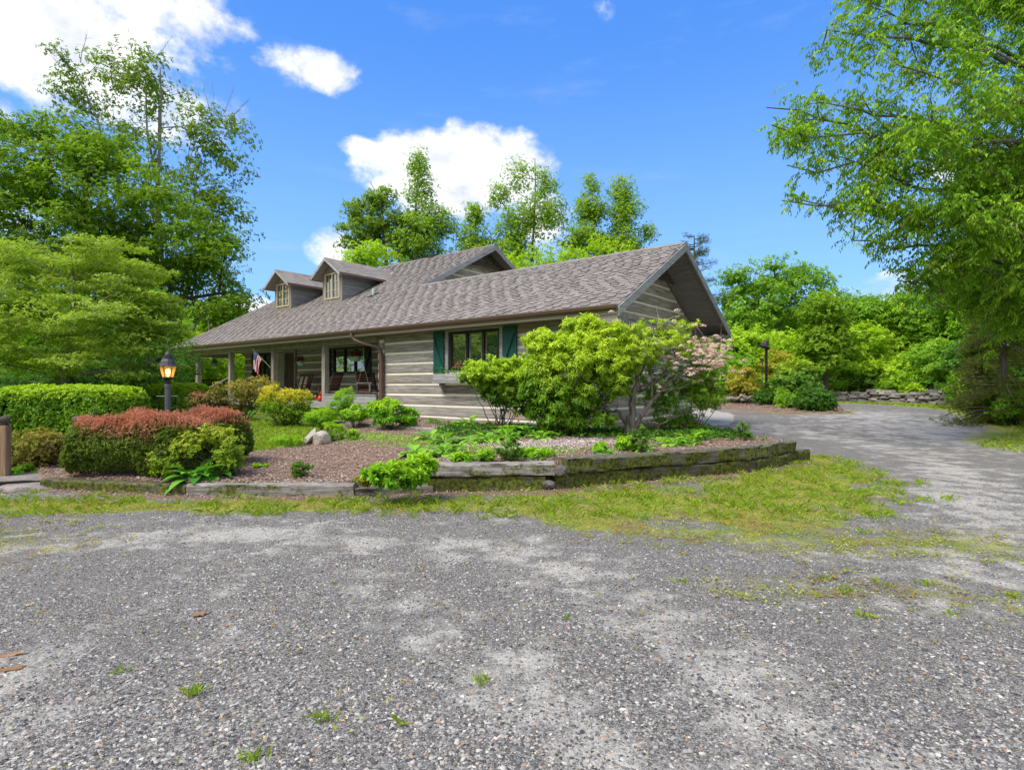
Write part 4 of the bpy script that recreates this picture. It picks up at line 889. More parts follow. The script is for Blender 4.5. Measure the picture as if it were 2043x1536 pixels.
def amberglass():
    m, tt = newmat('amber_glass'); tr1 = tt.new('ShaderNodeBsdfTransparent'); tr1.inputs[0].default_value = (1, .82, .52, 1); tl = tt.new('ShaderNodeBsdfTranslucent'); tl.inputs[0].default_value = (.95, .62, .25, 1)
    mx = tt.new('ShaderNodeMixShader'); mx.inputs[0].default_value = .5; tt.l.new(tr1.outputs[0], mx.inputs[1]); tt.l.new(tl.outputs[0], mx.inputs[2])
    gl = tt.new('ShaderNodeBsdfGlossy'); gl.inputs[1].default_value = .1; m2 = tt.new('ShaderNodeMixShader'); m2.inputs[0].default_value = .06; tt.l.new(mx.outputs[0], m2.inputs[1]); tt.l.new(gl.outputs[0], m2.inputs[2]); tt.l.new(m2.outputs[0], tt.O.inputs[0]); return m
g = MB(); k6 = [(2*pi*j/6+pi/6) for j in range(6)]
g.add([(rl_*.97*cos(a), rl_*.97*sin(a), zl) for a in k6]+[(rh*.97*cos(a), rh*.97*sin(a), zh) for a in k6], [(j, (j+1) % 6, 6+(j+1) % 6, 6+j) for j in range(6)]); g.build('lantern_glass', amberglass(), t)
m, tt = newmat('lit_bulb'); tt.P.inputs['Emission Color'].default_value = (1, .66, .26, 1); tt.P.inputs['Emission Strength'].default_value = 7
s = MB(); s.lathe([(0, 0), (.016, .005), (.018, .03), (.034, .065), (.036, .09), (.022, .118), (0, .128)], (0, 0, zl+.02), 12); s.build('bulb', m, t, True)
ld = bpy.data.lights.new('lamp_glow', 'POINT'); ld.energy = 1.6; ld.color = (1, .62, .25); ld.shadow_soft_size = .03; lo = bpy.data.objects.new('lamp_glow', ld); col.objects.link(lo); lo.parent = t; lo.location = (0, 0, zl+.1)
s = MB(); s.lathe([(rh+.014, zh-.004), (rh+.016, zh+.006), (rh-.01, zh+.02), (.105, zh+.08), (.078, zh+.125), (.074, zh+.13), (.083, zh+.134), (.083, zh+.142), (.04, zh+.158), (.022, zh+.175), (.028, zh+.19), (.012, zh+.205), (0, zh+.225)], (0, 0, 0), 12); s.build('lantern_roof', M['lamp_roof'], t, False)
s = MB(); s.lathe([(.06, -.002), (.08, 0), (.08, .006), (.06, .008)], (0, 0, zh+.142), 12); s.lathe([(.03, .0), (.07, .0), (.03, .09), (.01, .10)], (0, 0, zh+.142), 12)
for j in range(8): a = 2*pi*j/8; s.lathe([(0, -.004), (.006, 0), (.006, .012), (0, .018)], (.072*cos(a), .072*sin(a), zh+.146), 5)
s.lathe([(0, 0), (.014, .012), (.014, .024), (0, .04)], (0, 0, zh+.218), 8); s.build('finial', M['lamp_roof'], t, True)
# ---- tall black lamp on a pole across the drive
PY = 31.; PX = (1529-CX)/F*PY
t = thing('pole_lamp', 'tall thin black pole lamp with bell shaped shade by the orange shrub', 'pole lamp', (PX, PY, .45), 0)
s = MB(); s.box(-.055, .055, -.055, .055, 0, 3.25); s.build('pole', M['black'], t, bevel=.01)
s = MB(); s.lathe([(.33, 0), (.32, .03), (.2, .14), (.13, .26), (.12, .38), (.06, .42), (0, .43)], (0, 0, 0), 16); o = s.build('shade', M['black'], t, True); o.location = (-.14, 0, 3.22); o.rotation_euler = (0, R(24), 0)
s = MB(); s.beam((0, 0, 3.2), (.12, 0, 3.62), .06, .05); s.beam((.06, -.14, 3.25), (.06, .14, 3.25), .05, .05); s.build('mount', M['black'], t)
t = thing('bamboo_stake', 'thin dark stake standing just left of the black pole lamp', 'stake', ((1521-CX)/F*30.6, 30.6, .45), 0)
s = MB(); s.tube([(0, 0, 0), (.03, 0, 1.4), (-.02, 0, 2.6)], .018, 5); s.build('cane', M['bark_dark'], t); s = MB(); s.tube([(-.03, 0, 2.0), (.05, 0, 2.45)], .012, 5); s.build('side_twig', M['bark_dark'], t)
# driftwood / dead logs by the orange tree
GD = 'dead logs lying left of the pole lamp'
for (u0, v0, u1, v1, Y, r_, lab) in ((1434, 800, 1466, 784, 31, .07, 'thin grey dead log propped up on the left of the pile'), (1452, 797, 1500, 790, 30, .12, 'thick gnarled dead log in the middle of the pile'), (1478, 790, 1512, 803, 29.5, .08, 'silvery forked branch slanting down to the right of the pile'), (1480, 797, 1512, 794, 30.8, .10, 'brown log at the back right of the pile')):
    p0 = at(u0, v0, Y); p1 = at(u1, v1, Y+.5); s = MB(); P = [p0+(p1-p0)*i/7+np.array([0, .08*sin(i*2.1), .05*sin(i*1.7+u0)]) for i in range(8)]
    s.tube(P, [r_*(1-.09*i) for i in range(8)], 7); s.tube([P[3], P[3]+np.array([.3, -.2, .25])], [r_*.5, r_*.2], 5)
    tag(s.build('dead_log', M['bark_pale'], None, True), lab, 'log', GD)
# ------------------------------------------------------------------ vegetation
def rdir(rs, n): return nrm(rs.normal(size=(n, 3)))
def leaf_mesh(C, D, N, L, W, rs, fold=.25, shape='rhomb'):
    """one folded leaf per row: C base, D axis, N approximate normal"""
    n = len(C); L = L[:, None]; W = W[:, None]; Sd = nrm(np.cross(D, N)); U = np.cross(Sd, D)
    if shape == 'long':                               # strap leaf of two bent quads
        V = np.stack([C, C+D*L*.35+Sd*W*.5+U*L*.05, C+D*L-U*L*.18, C+D*L*.35-Sd*W*.5+U*L*.05], 1)
    else:
        V = np.stack([C, C+D*L*.45+Sd*W*.5+U*W*fold, C+D*L-U*L*.06, C+D*L*.45-Sd*W*.5+U*W*fold], 1)
    return V.reshape(-1, 3)
def rosettes(Rp, Ax, k, L, W, rs, elev=.35, droop=.15, var=.5, rnd=None, tint=None, shape='rhomb'):
    """k leaves radiating round each shoot tip"""
    n = len(Rp); a0 = rs.rand(n)*2*pi; ref = np.where(np.abs(Ax[:, 2:3]) < .9, np.array([[0, 0, 1.]]), np.array([[1., 0, 0]])); T1 = nrm(np.cross(Ax, ref)); T2 = np.cross(Ax, T1)
    P = np.repeat(Rp, k, 0); A = np.repeat(Ax, k, 0); ang = np.repeat(a0, k)+np.tile(np.arange(k)*2.4, n)+rs.normal(0, .3, n*k)
    Rd = np.cos(ang)[:, None]*np.repeat(T1, k, 0)+np.sin(ang)[:, None]*np.repeat(T2, k, 0); e = (elev+rs.normal(0, .28, n*k))[:, None]
    D = nrm(Rd*np.cos(e)+A*np.sin(e)+np.array([0, 0, -droop])); N = nrm(A+rs.normal(0, .25, (n*k, 3)))
    s = 1-var*rs.rand(n*k); P = P-A*(rs.rand(n*k)[:, None])*L*.5
    V = leaf_mesh(P, D, N, L*s, W*s, rs, shape=shape)
    r = np.clip((np.repeat(rnd, k) if rnd is not None else .5)*.55+rs.rand(n*k)*.45, 0, 1); t_ = np.repeat(tint, k) if tint is not None else np.zeros(n*k)
    return V, np.repeat(r, 4), np.repeat(t_, 4)
def foliage(name, parts, mat, parent):
    V = np.concatenate([p[0] for p in parts]); r = np.concatenate([p[1] for p in parts]); t_ = np.concatenate([p[2] for p in parts])
    return link(name, mesh_np(name, V, np.arange(len(V)).reshape(-1, 4), dict(rnd=r, tint=t_)), mat, parent)
def in_ells(ells, n, rs, surf=.55):
    vol = np.array([(e[3]*e[4]*e[5])**.7 for e in ells]); i = rs.choice(len(ells), n, p=vol/vol.sum()); E = np.array(ells)[i]
    d = rdir(rs, n); q = (surf+(1-surf)*rs.rand(n))[:, None]; return E[:, :3]+d*q*E[:, 3:6], nrm(d/E[:, 3:6])
def limb(mb, a, b, r0, r1, rs, k=5, n=6, bow=.12):
    a = np.array(a, float); b = np.array(b, float); L = np.linalg.norm(b-a); off = rs.normal(0, bow*L*.4, 3); off[2] = -abs(off[2])*.2+bow*L*.3
    P = [a+(b-a)*t_+off*4*t_*(1-t_)*.5+rs.normal(0, .012*L, 3)*(0 < t_ < 1) for t_ in np.linspace(0, 1, n)]
    mb.tube(P, np.linspace(r0, r1, n), k, cap=False); return P
def tree(name, label, cat, base, top, ells, mat, bark='bark', nc=120, cr=.9, flat=.55, ros=30, k=5, L=.2, W=.11, tr=.25, seed=1, group=None, surf=.5, nl=10, bare=0, droop=.2, elev=.3, tint=None, lean=0, up=.6, shape='rhomb', multi=0, twigs=2):
    rs = np.random.RandomState(seed); base = np.array(base, float); top = np.array(top, float); root = tag(empty(name, base), label, cat, group)
    cl, cn = in_ells(ells, nc, rs, surf); mb = MB()
    P = [base+(top-base)*t_+np.array([sin(t_*5+seed), cos(t_*4+seed), 0])*.02*np.linalg.norm(top-base)*t_ for t_ in np.linspace(0, 1, 12)]
    rad = tr*(1-np.linspace(0, 1, 12)*.88); rad[0] *= 1.25; mb.tube(P, rad, 8, cap=False); P = np.array(P)
    ends = [(P[i], rad[i]) for i in range(2, 12)]
    for m_ in range(multi):
        a = 2*pi*m_/max(multi, 1)+seed; e = ells[rs.randint(len(ells))]; tgt = np.array(e[:3])+rdir(rs, 1)[0]*np.array(e[3:6])*.4; q = limb(mb, base+np.array([cos(a), sin(a), 0])*tr*.8, tgt, tr*.7, tr*.15, rs, 6, 8, .15); ends += [(q[i], tr*.5*(1-i/8)) for i in range(2, 8)]
    order = np.argsort(-np.linalg.norm(cl-(base+top)/2, axis=1)*(rs.rand(nc)*.5+.75))
    for n_, i in enumerate(order):
        c = cl[i]; EP = np.array([e[0] for e in ends]); dd = EP-c; d = np.linalg.norm(dd, axis=1)+np.maximum(dd[:, 2], -.2)*1.6
        j = int(np.argmin(d)); r0 = min(ends[j][1]*.65, tr*.45 if n_ < nl else tr*.2); r0 = max(r0, tr*.035)
        q = limb(mb, ends[j][0], c, r0, r0*.3, rs, 5 if n_ < nl else 4, 7 if n_ < nl else 5)
        ends += [(q[m_], r0*(1-m_/len(q)*.7)) for m_ in range(2, len(q))]
        for _ in range(twigs): e = c+rdir(rs, 1)[0]*cr*np.array([1, 1, flat])*.9; mb.tube([c, (c+e)/2+rs.normal(0, .05*cr, 3), e], [r0*.3, r0*.2, r0*.1], 3, cap=False)
    for b_ in range(bare):
        e = np.array(ells[rs.randint(len(ells))]); d = rdir(rs, 1)[0]; d[2] = abs(d[2])+.4; d[1] = 0; d = nrm(d); a = e[:3]+d*e[3:6]*.6; b = e[:3]+d*e[3:6]*1.35; q = limb(mb, a, b, tr*.10, tr*.02, rs, 4, 6)
        for m_ in (2, 3, 4): mb.tube([q[m_], q[m_]+rs.normal(0, .35, 3)*np.linalg.norm(b-a)*.4+np.array([0, 0, .2])], [tr*.04, tr*.015], 3, cap=False)
    tk = mb.build('trunk', M[bark], None); tk.parent = root; tk.location = -base
    n = nc*ros; ci = np.repeat(np.arange(nc), ros); off = rdir(rs, n)*(rs.rand(n)**.45)[:, None]*cr*(.6+.7*rs.rand(nc))[ci][:, None]*np.array([1, 1, flat])
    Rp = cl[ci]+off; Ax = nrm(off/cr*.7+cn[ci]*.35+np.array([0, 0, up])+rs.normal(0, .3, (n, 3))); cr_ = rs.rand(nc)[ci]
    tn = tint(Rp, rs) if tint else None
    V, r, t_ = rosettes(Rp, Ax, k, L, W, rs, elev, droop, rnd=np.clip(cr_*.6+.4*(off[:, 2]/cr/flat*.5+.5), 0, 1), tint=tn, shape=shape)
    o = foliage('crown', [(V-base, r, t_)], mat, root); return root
def ell(u, v, Y, ru, rv, dy=None):
    c = at(u, v, Y); a = ru/F*Y; b = rv/F*Y; return (c[0], c[1], c[2], a, dy or a, b)
Lm = leafmat
LM = dict(
 maple=Lm('maple_leaf', (.045, .115, .010), (.20, .36, .02)), tulip=Lm('tulip_tree_leaf', (.05, .105, .012), (.19, .32, .03)),
 dogwood=Lm('dogwood_leaf', (.09, .18, .018), (.30, .47, .05), (.27, .36, .06), (.36, .42, .09)), poplar=Lm('poplar_leaf', (.08, .19, .02), (.27, .44, .05), None, None, .45),
 oak=Lm('oak_leaf', (.06, .14, .02), (.22, .36, .04), None, None, .45), wood=Lm('woodland_leaf', (.06, .17, .018), (.23, .44, .035)), wood2=Lm('young_leaf', (.13, .29, .018), (.37, .56, .04)),
 mid=Lm('dark_green_leaf', (.02, .075, .014), (.09, .22, .03)), willow=Lm('drooping_leaf', (.06, .18, .014), (.26, .48, .035), (.14, .18, .04), (.22, .26, .06), .42),
 pine=Lm('pine_needle', (.04, .075, .04), (.10, .15, .07)), hemlock=Lm('conifer_leaf', (.035, .06, .012), (.13, .18, .025)), orange=Lm('orange_leaf', (.17, .22, .02), (.36, .40, .05), (.40, .24, .05), (.46, .34, .08)),
 hedge=Lm('hedge_leaf', (.04, .13, .012), (.17, .34, .02), (.34, .52, .02), (.50, .66, .03), .3), azred=Lm('red_tipped_leaf', (.028, .065, .012), (.11, .18, .02), (.50, .15, .11), (.70, .32, .25), .3),
 azyel=Lm('yellow_green_leaf', (.05, .15, .012), (.24, .40, .02), (.46, .54, .03), (.62, .56, .10), .3), bronze=Lm('bronze_leaf', (.05, .06, .015), (.17, .16, .03), (.42, .46, .05), (.50, .34, .09), .3),
 barb=Lm('golden_shrub_leaf', (.05, .14, .010), (.20, .34, .02), (.66, .68, .03), (.82, .60, .08), .3), laurel=Lm('laurel_leaf', (.035, .12, .014), (.18, .36, .025), (.40, .58, .02), (.62, .74, .05), .35, .4),
 rhodo=Lm('glossy_leaf', (.03, .10, .018), (.13, .28, .03), (.36, .56, .02), (.54, .70, .04), .3, .35), peony=Lm('lush_leaf', (.05, .19, .014), (.18, .42, .02), (.34, .58, .02), (.42, .62, .03), .35), hosta=Lm('hosta_leaf', (.035, .15, .025), (.12, .33, .045), (.28, .54, .03), (.42, .66, .05), .3, .4),
 pink=Lm('pink_blossom', (.56, .34, .37), (.82, .66, .66), (.70, .48, .52), (.88, .80, .79), .35, .6, .2, False), ivy=Lm('dark_ground_leaf', (.018, .07, .016), (.06, .17, .035), (.16, .34, .03), (.22, .40, .03), .25, .35))
M.update(LM)
# ---- left side trees
def q3(u, v, Y): return tuple(at(u, v, Y))
def gb(u, Y): x = (u-CX)/F*Y; return (x, Y, float(H(x, Y)))
tree('tulip_tree', 'tall sparse tulip tree with bare twigs rising above the dense maple at the left', 'tree', gb(330, 46), q3(300, 130, 46),
     [ell(275, 170, 46, 95, 85), ell(150, 170, 46, 45, 80, 3), ell(225, 300, 46, 120, 90), ell(430, 270, 46, 75, 75), ell(440, 410, 46, 75, 120), ell(360, 400, 46, 100, 120), ell(455, 560, 46, 42, 90, 3)], M['tulip'], 'bark_pale', nc=400, cr=.95, flat=.9, ros=18, k=5, L=.25, W=.17, tr=.33, multi=6, seed=3, bare=22, surf=.25, droop=.3, nl=26, twigs=3)
tree('maple_tree', 'big dense green maple behind the pale dogwood at the left', 'tree', gb(120, 36), q3(170, 260, 36),
     [ell(60, 330, 36, 150, 110), ell(220, 380, 36, 130, 110), ell(330, 480, 36, 115, 110), ell(100, 470, 36, 190, 90), ell(430, 560, 36, 62, 110), ell(-60, 450, 36, 130, 160), ell(240, 565, 36, 150, 85), ell(120, 260, 36, 60, 40)], M['maple'], 'bark_dark', nc=540, cr=1.4, flat=.45, ros=50, k=5, L=.235, W=.15, tr=.55, seed=4, surf=.55, nl=16)
tree('dogwood_tree', 'pale yellow green dogwood in flat layers left of the porch', 'tree', gb(120, 17), q3(150, 500, 17),
     [ell(180, 555, 17, 150, 68), ell(290, 610, 17, 45, 60, 1.5), ell(215, 500, 17, 60, 30, 1.5), ell(60, 520, 17, 50, 30, 1.5), ell(100, 640, 16.3, 190, 80), ell(270, 640, 16.6, 80, 75, 2), ell(255, 540, 17, 60, 50), ell(0, 590, 16.5, 120, 90), ell(230, 715, 16.5, 105, 42, 2), ell(40, 710, 16, 130, 45)], M['dogwood'], 'bark_pale', nc=290, cr=.66, flat=.2, ros=70, k=4, L=.115, W=.055, tr=.14, seed=5, surf=.3, nl=18, elev=.05, up=1.4, tint=lambda P, rs: rs.rand(len(P))*.6)
GW = 'woodland trees round the garden'
tree('maple_tree', 'green tree filling the view under the left end of the porch roof', 'tree', gb(430, 33), q3(420, 640, 33), [ell(400, 720, 33, 90, 70), ell(340, 700, 32, 60, 80)], M['wood2'], 'bark', nc=120, cr=1.0, flat=.5, ros=42, k=5, L=.2, W=.11, tr=.2, seed=6, group=GW)
tree('sapling', 'dark leafy sapling in the shade between the two clipped hedges', 'tree', gb(300, 19), q3(300, 700, 19), [ell(300, 760, 19, 55, 70, 1.2), ell(200, 760, 20, 90, 50, 2), ell(80, 770, 19, 120, 50, 2), ell(330, 720, 21, 40, 60, 1.5)], M['mid'], 'bark_dark', nc=110, cr=.6, flat=.5, ros=40, k=5, L=.14, W=.07, tr=.08, seed=7)
for i, (u, v, Y, ru, rv, lab, mk_) in enumerate([(90, 700, 32, 170, 110, 'green woodland tree behind the dogwood at the far left', 'wood'), (250, 690, 30, 110, 110, 'woodland tree filling the gap behind lamp post and dogwood', 'mid'), (445, 655, 48, 42, 45, 'small pale tree top just left of the porch roof slope', 'wood2'), (560, 745, 40, 70, 60, 'low woodland tree seen past the porch corner posts', 'wood2')]):
    tree('woodland_tree', lab, 'tree', gb(u, Y), q3(u, v-rv*.5, Y), [ell(u, v, Y, ru, rv), ell(u+ru*.3, v-rv*.4, Y, ru*.5, rv*.5)], M[mk_], 'bark', nc=90, cr=1.3, flat=.5, ros=40, k=5, L=.26, W=.15, tr=.2, seed=20+i, group=GW)
# ---- trees behind the roof
Y = 44
tree('oak_tree', 'spreading oak with bare lower twigs, leftmost of the trees above the roof', 'tree', gb(770, Y), q3(770, 380, Y), [ell(760, 395, Y, 36, 32), ell(712, 418, Y, 28, 24), ell(735, 455, Y, 62, 40), ell(700, 480, Y, 40, 22), ell(790, 450, Y, 40, 50)], M['oak'], 'bark_dark', nc=190, cr=.7, flat=.5, ros=20, k=5, L=.22, W=.13, tr=.32, seed=31, bare=6, surf=.3, nl=16, group='trees behind the roof')
pop = [('tall slim poplar, highest of the trees above the dormers', 835, [ell(838, 330, Y, 27, 38), ell(838, 390, Y, 32, 40), ell(845, 450, Y, 58, 45), ell(885, 445, Y, 28, 28), ell(825, 495, Y, 60, 35)], 300, 'poplar', 150),
       ('small poplar between the tallest one and the twin-topped tree', 945, [ell(948, 425, Y, 20, 28), ell(948, 475, Y, 42, 35), ell(950, 510, Y, 50, 22)], 400, 'poplar', 75),
       ('twin-topped tulip poplar with open branches above the small gable', 1060, [ell(1040, 345, Y, 28, 36), ell(1088, 365, Y, 28, 32), ell(1000, 385, Y, 24, 30), ell(1080, 425, Y, 52, 45), ell(1030, 450, Y, 45, 55), ell(1020, 500, Y, 60, 30)], 315, 'poplar', 150),
       ('narrow light green tree second from the right above the roof ridge', 1180, [ell(1182, 370, Y, 20, 30), ell(1180, 420, Y, 36, 35), ell(1165, 480, Y, 58, 38)], 350, 'poplar', 100),
       ('rounded light green tree rightmost above the roof ridge', 1240, [ell(1240, 385, Y, 28, 32), ell(1245, 430, Y, 40, 40), ell(1240, 490, Y, 50, 35), ell(1290, 462, Y, 16, 16)], 360, 'poplar', 110)]
for i, (lab, u, es, vt, mk_, nc) in enumerate(pop):
    tree('poplar_tree', lab, 'tree', gb(u, Y), q3(u, vt, Y), es, M[mk_], 'bark_pale', nc=int(nc*1.9), cr=.78, flat=.9, ros=19, k=4, L=.19, W=.13, tr=.22, seed=33+i, surf=.3, nl=20, group='trees behind the roof', droop=.3)
for i, (u, v, ru, rv, Y2, lab) in enumerate([(740, 513, 60, 33, 40, 'young bright green tree showing just above the right dormer'), (890, 523, 80, 27, 46, 'low green treetop between dormer ridge and main roof ridge'), (1060, 528, 80, 33, 40, 'bright low treetop behind the gable peak'), (1190, 513, 95, 33, 42, 'bright low treetops behind the middle of the wing ridge')]):
    tree('young_tree', lab, 'tree', gb(u, Y2), q3(u, v-rv*.5, Y2), [ell(u, v, Y2, ru, rv), ell(u-ru*.4, v+20, Y2, ru*.6, rv)], M['wood2'], 'bark', nc=70, cr=.75, flat=.8, ros=20, k=4, L=.2, W=.15, tr=.14, seed=45+i, surf=.3, group='trees behind the roof')
def pine(label, u, Y, vt, seed):
    rs = np.random.RandomState(seed); base = np.array(gb(u, Y)); top = at(u, vt, Y); root = tag(empty('pine_tree', base), label, 'tree'); mb = MB(); mb.tube([base, (base+top)/2, top], [.25, .15, .03], 7); Ps = []; As = []
    Ht = top[2]-base[2]
    for i in range(60):
        f = .30+.70*rs.rand(); z = base[2]+Ht*f; Ln = (1-f)*Ht*.42+.7; a = rs.rand()*2*pi; p0 = np.array([base[0]+(top[0]-base[0])*f, base[1], z]); e = p0+np.array([cos(a)*Ln, sin(a)*Ln, Ln*.12]); mb.tube([p0, (p0+e)/2-np.array([0, 0, .05*Ln]), e], [.04, .03, .01], 4, cap=False)
        m_ = 26; t_ = .35+.65*rs.rand(m_); q = p0+(e-p0)*t_[:, None]+rs.normal(0, .12, (m_, 3)); Ps.append(q); As.append(nrm(np.tile(nrm(e-p0), (m_, 1))+rs.normal(0, .4, (m_, 3))+[0, 0, .3]))
    t = mb.build('trunk', M['bark_dark'], root); t.location = -base; V, r, t_ = rosettes(np.concatenate(Ps), np.concatenate(As), 9, .24, .02, rs, .7, 0); foliage('needles', [(V-base, r, t_)], M['pine'], root)
pine('sparse blue green pine just right of the gable peak', 1385, 40, 470, 61)
# ---- right side woods
Y = 46
tree('oak_tree', 'large open crowned tree right of the gable, tallest over the shrubs', 'tree', gb(1560, Y), q3(1545, 530, Y), [ell(1530, 555, Y, 60, 45), ell(1600, 560, Y, 52, 40), ell(1470, 570, Y, 42, 42), ell(1560, 610, Y, 110, 50), ell(1490, 640, Y, 60, 50), ell(1650, 590, Y, 40, 30)], M['wood'], 'bark', nc=190, cr=1.05, flat=.6, ros=26, k=5, L=.28, W=.17, tr=.4, seed=71, surf=.35, nl=20, group=GW)
tree('maple_tree', 'compact mid green tree right of the pole lamp', 'tree', gb(1648, 36), q3(1648, 590, 36), [ell(1650, 630, 36, 42, 48), ell(1650, 690, 36, 55, 55), ell(1620, 720, 36, 40, 40)], M['maple'], 'bark_dark', nc=120, cr=.8, flat=.5, ros=36, k=5, L=.2, W=.12, tr=.2, seed=72, group=GW)
wd = [(1470, 700, 36, 60, 50, 'wood2', 'fresh green tree right behind the gable end'), (1440, 745, 34, 60, 40, 'wood', 'green bush like tree filling the gap behind the pink shrub'), (1580, 720, 42, 70, 70, 'wood2', 'fresh green tree behind the orange shrub'), (1590, 670, 50, 60, 60, 'wood', 'tree in the second row behind the orange shrub'),
      (1720, 640, 42, 55, 60, 'wood', 'rounded tree left of the long hanging branches'), (1700, 700, 40, 70, 60, 'wood2', 'light green tree behind the clipped shrubs on the wall'), (1790, 680, 42, 80, 90, 'wood2', 'yellow green tree below the hanging branches'), (1870, 640, 40, 90, 110, 'wood', 'tall woodland tree behind the stone wall end'),
      (1890, 730, 34, 80, 55, 'wood', 'leafy tree low behind the right end of the stone wall'), (1980, 600, 36, 110, 140, 'wood', 'tall dense tree at the right edge behind the conifer'), (2060, 480, 34, 110, 160, 'wood', 'very tall tree cut by the right edge'), (1990, 720, 30, 90, 70, 'mid', 'dark leafy tree at the right edge above the drive'), (1830, 740, 36, 50, 45, 'wood2', 'airy yellow green sapling above the wall'), (1640, 745, 40, 60, 40, 'wood', 'low tree between pole lamp shrubs and wall shrubs')]
for i, (u, v, Y, ru, rv, mk_, lab) in enumerate(wd):
    tree('woodland_tree', lab, 'tree', gb(u, Y), q3(u, v-rv*.6, Y), [ell(u, v, Y, ru, rv), ell(u-ru*.35, v-rv*.35, Y, ru*.5, rv*.55), ell(u+ru*.4, v-rv*.2, Y, ru*.5, rv*.6), ell(u, v+rv*.5, Y, ru*.9, rv*.5)], M[mk_], 'bark', nc=int(50+ru*rv/80), cr=1.0, flat=.5, ros=34, k=5, L=.25, W=.14, tr=.22, seed=80+i, surf=.45, group=GW)
# distant wood closing the horizon: one mass
rs = np.random.RandomState(99); n = 30000; a = np.concatenate([rs.uniform(-1.1, 1.05, 22000), rs.uniform(1.2, 5.1, 8000)]); rr_ = rs.uniform(62, 95, n); hgt = 5+5.5*fbm(a*9+50, rr_/30, 3)+2*fbm(a*40, rr_/9, 5)
front = np.abs(a) < 1.2; hgt = np.where(front, np.where(np.abs(a) < .33, hgt*.75, hgt), hgt*1.4); P = np.stack([np.sin(a)*rr_, np.cos(a)*rr_, .3+hgt*rs.rand(n)**.55], 1)
V, r, t_ = rosettes(P, nrm(rs.normal(0, .5, (n, 3))+[0, 0, .8]), 4, 1.3, .8, rs, .3, .2, rnd=rs.rand(n)); o = foliage('distant_wood', [(V, r, t_)], M['wood'], None); tag(o, 'far-off band of green woodland closing the horizon', 'woodland', kind='stuff')
# trees beyond the frame on the left, which the front windows mirror
for i, (x, y, h) in enumerate([(-27, 9, 10), (-31, 3, 12), (-26, -4, 9), (-33, 15, 12), (-24, -12, 11)]):
    tree('woodland_tree', 'woodland tree beyond the left edge of the garden, mirrored in the windows', 'tree', (x, y, .2), (x, y, h*.8), [(x, y, h*.6, 3.6, 3.6, h*.38), (x+1, y+2, h*.3, 3.4, 3.4, h*.28)], M['wood'], 'bark', nc=80, cr=1.3, flat=.5, ros=30, k=4, L=.34, W=.2, tr=.25, seed=120+i, group='trees beyond the left edge')
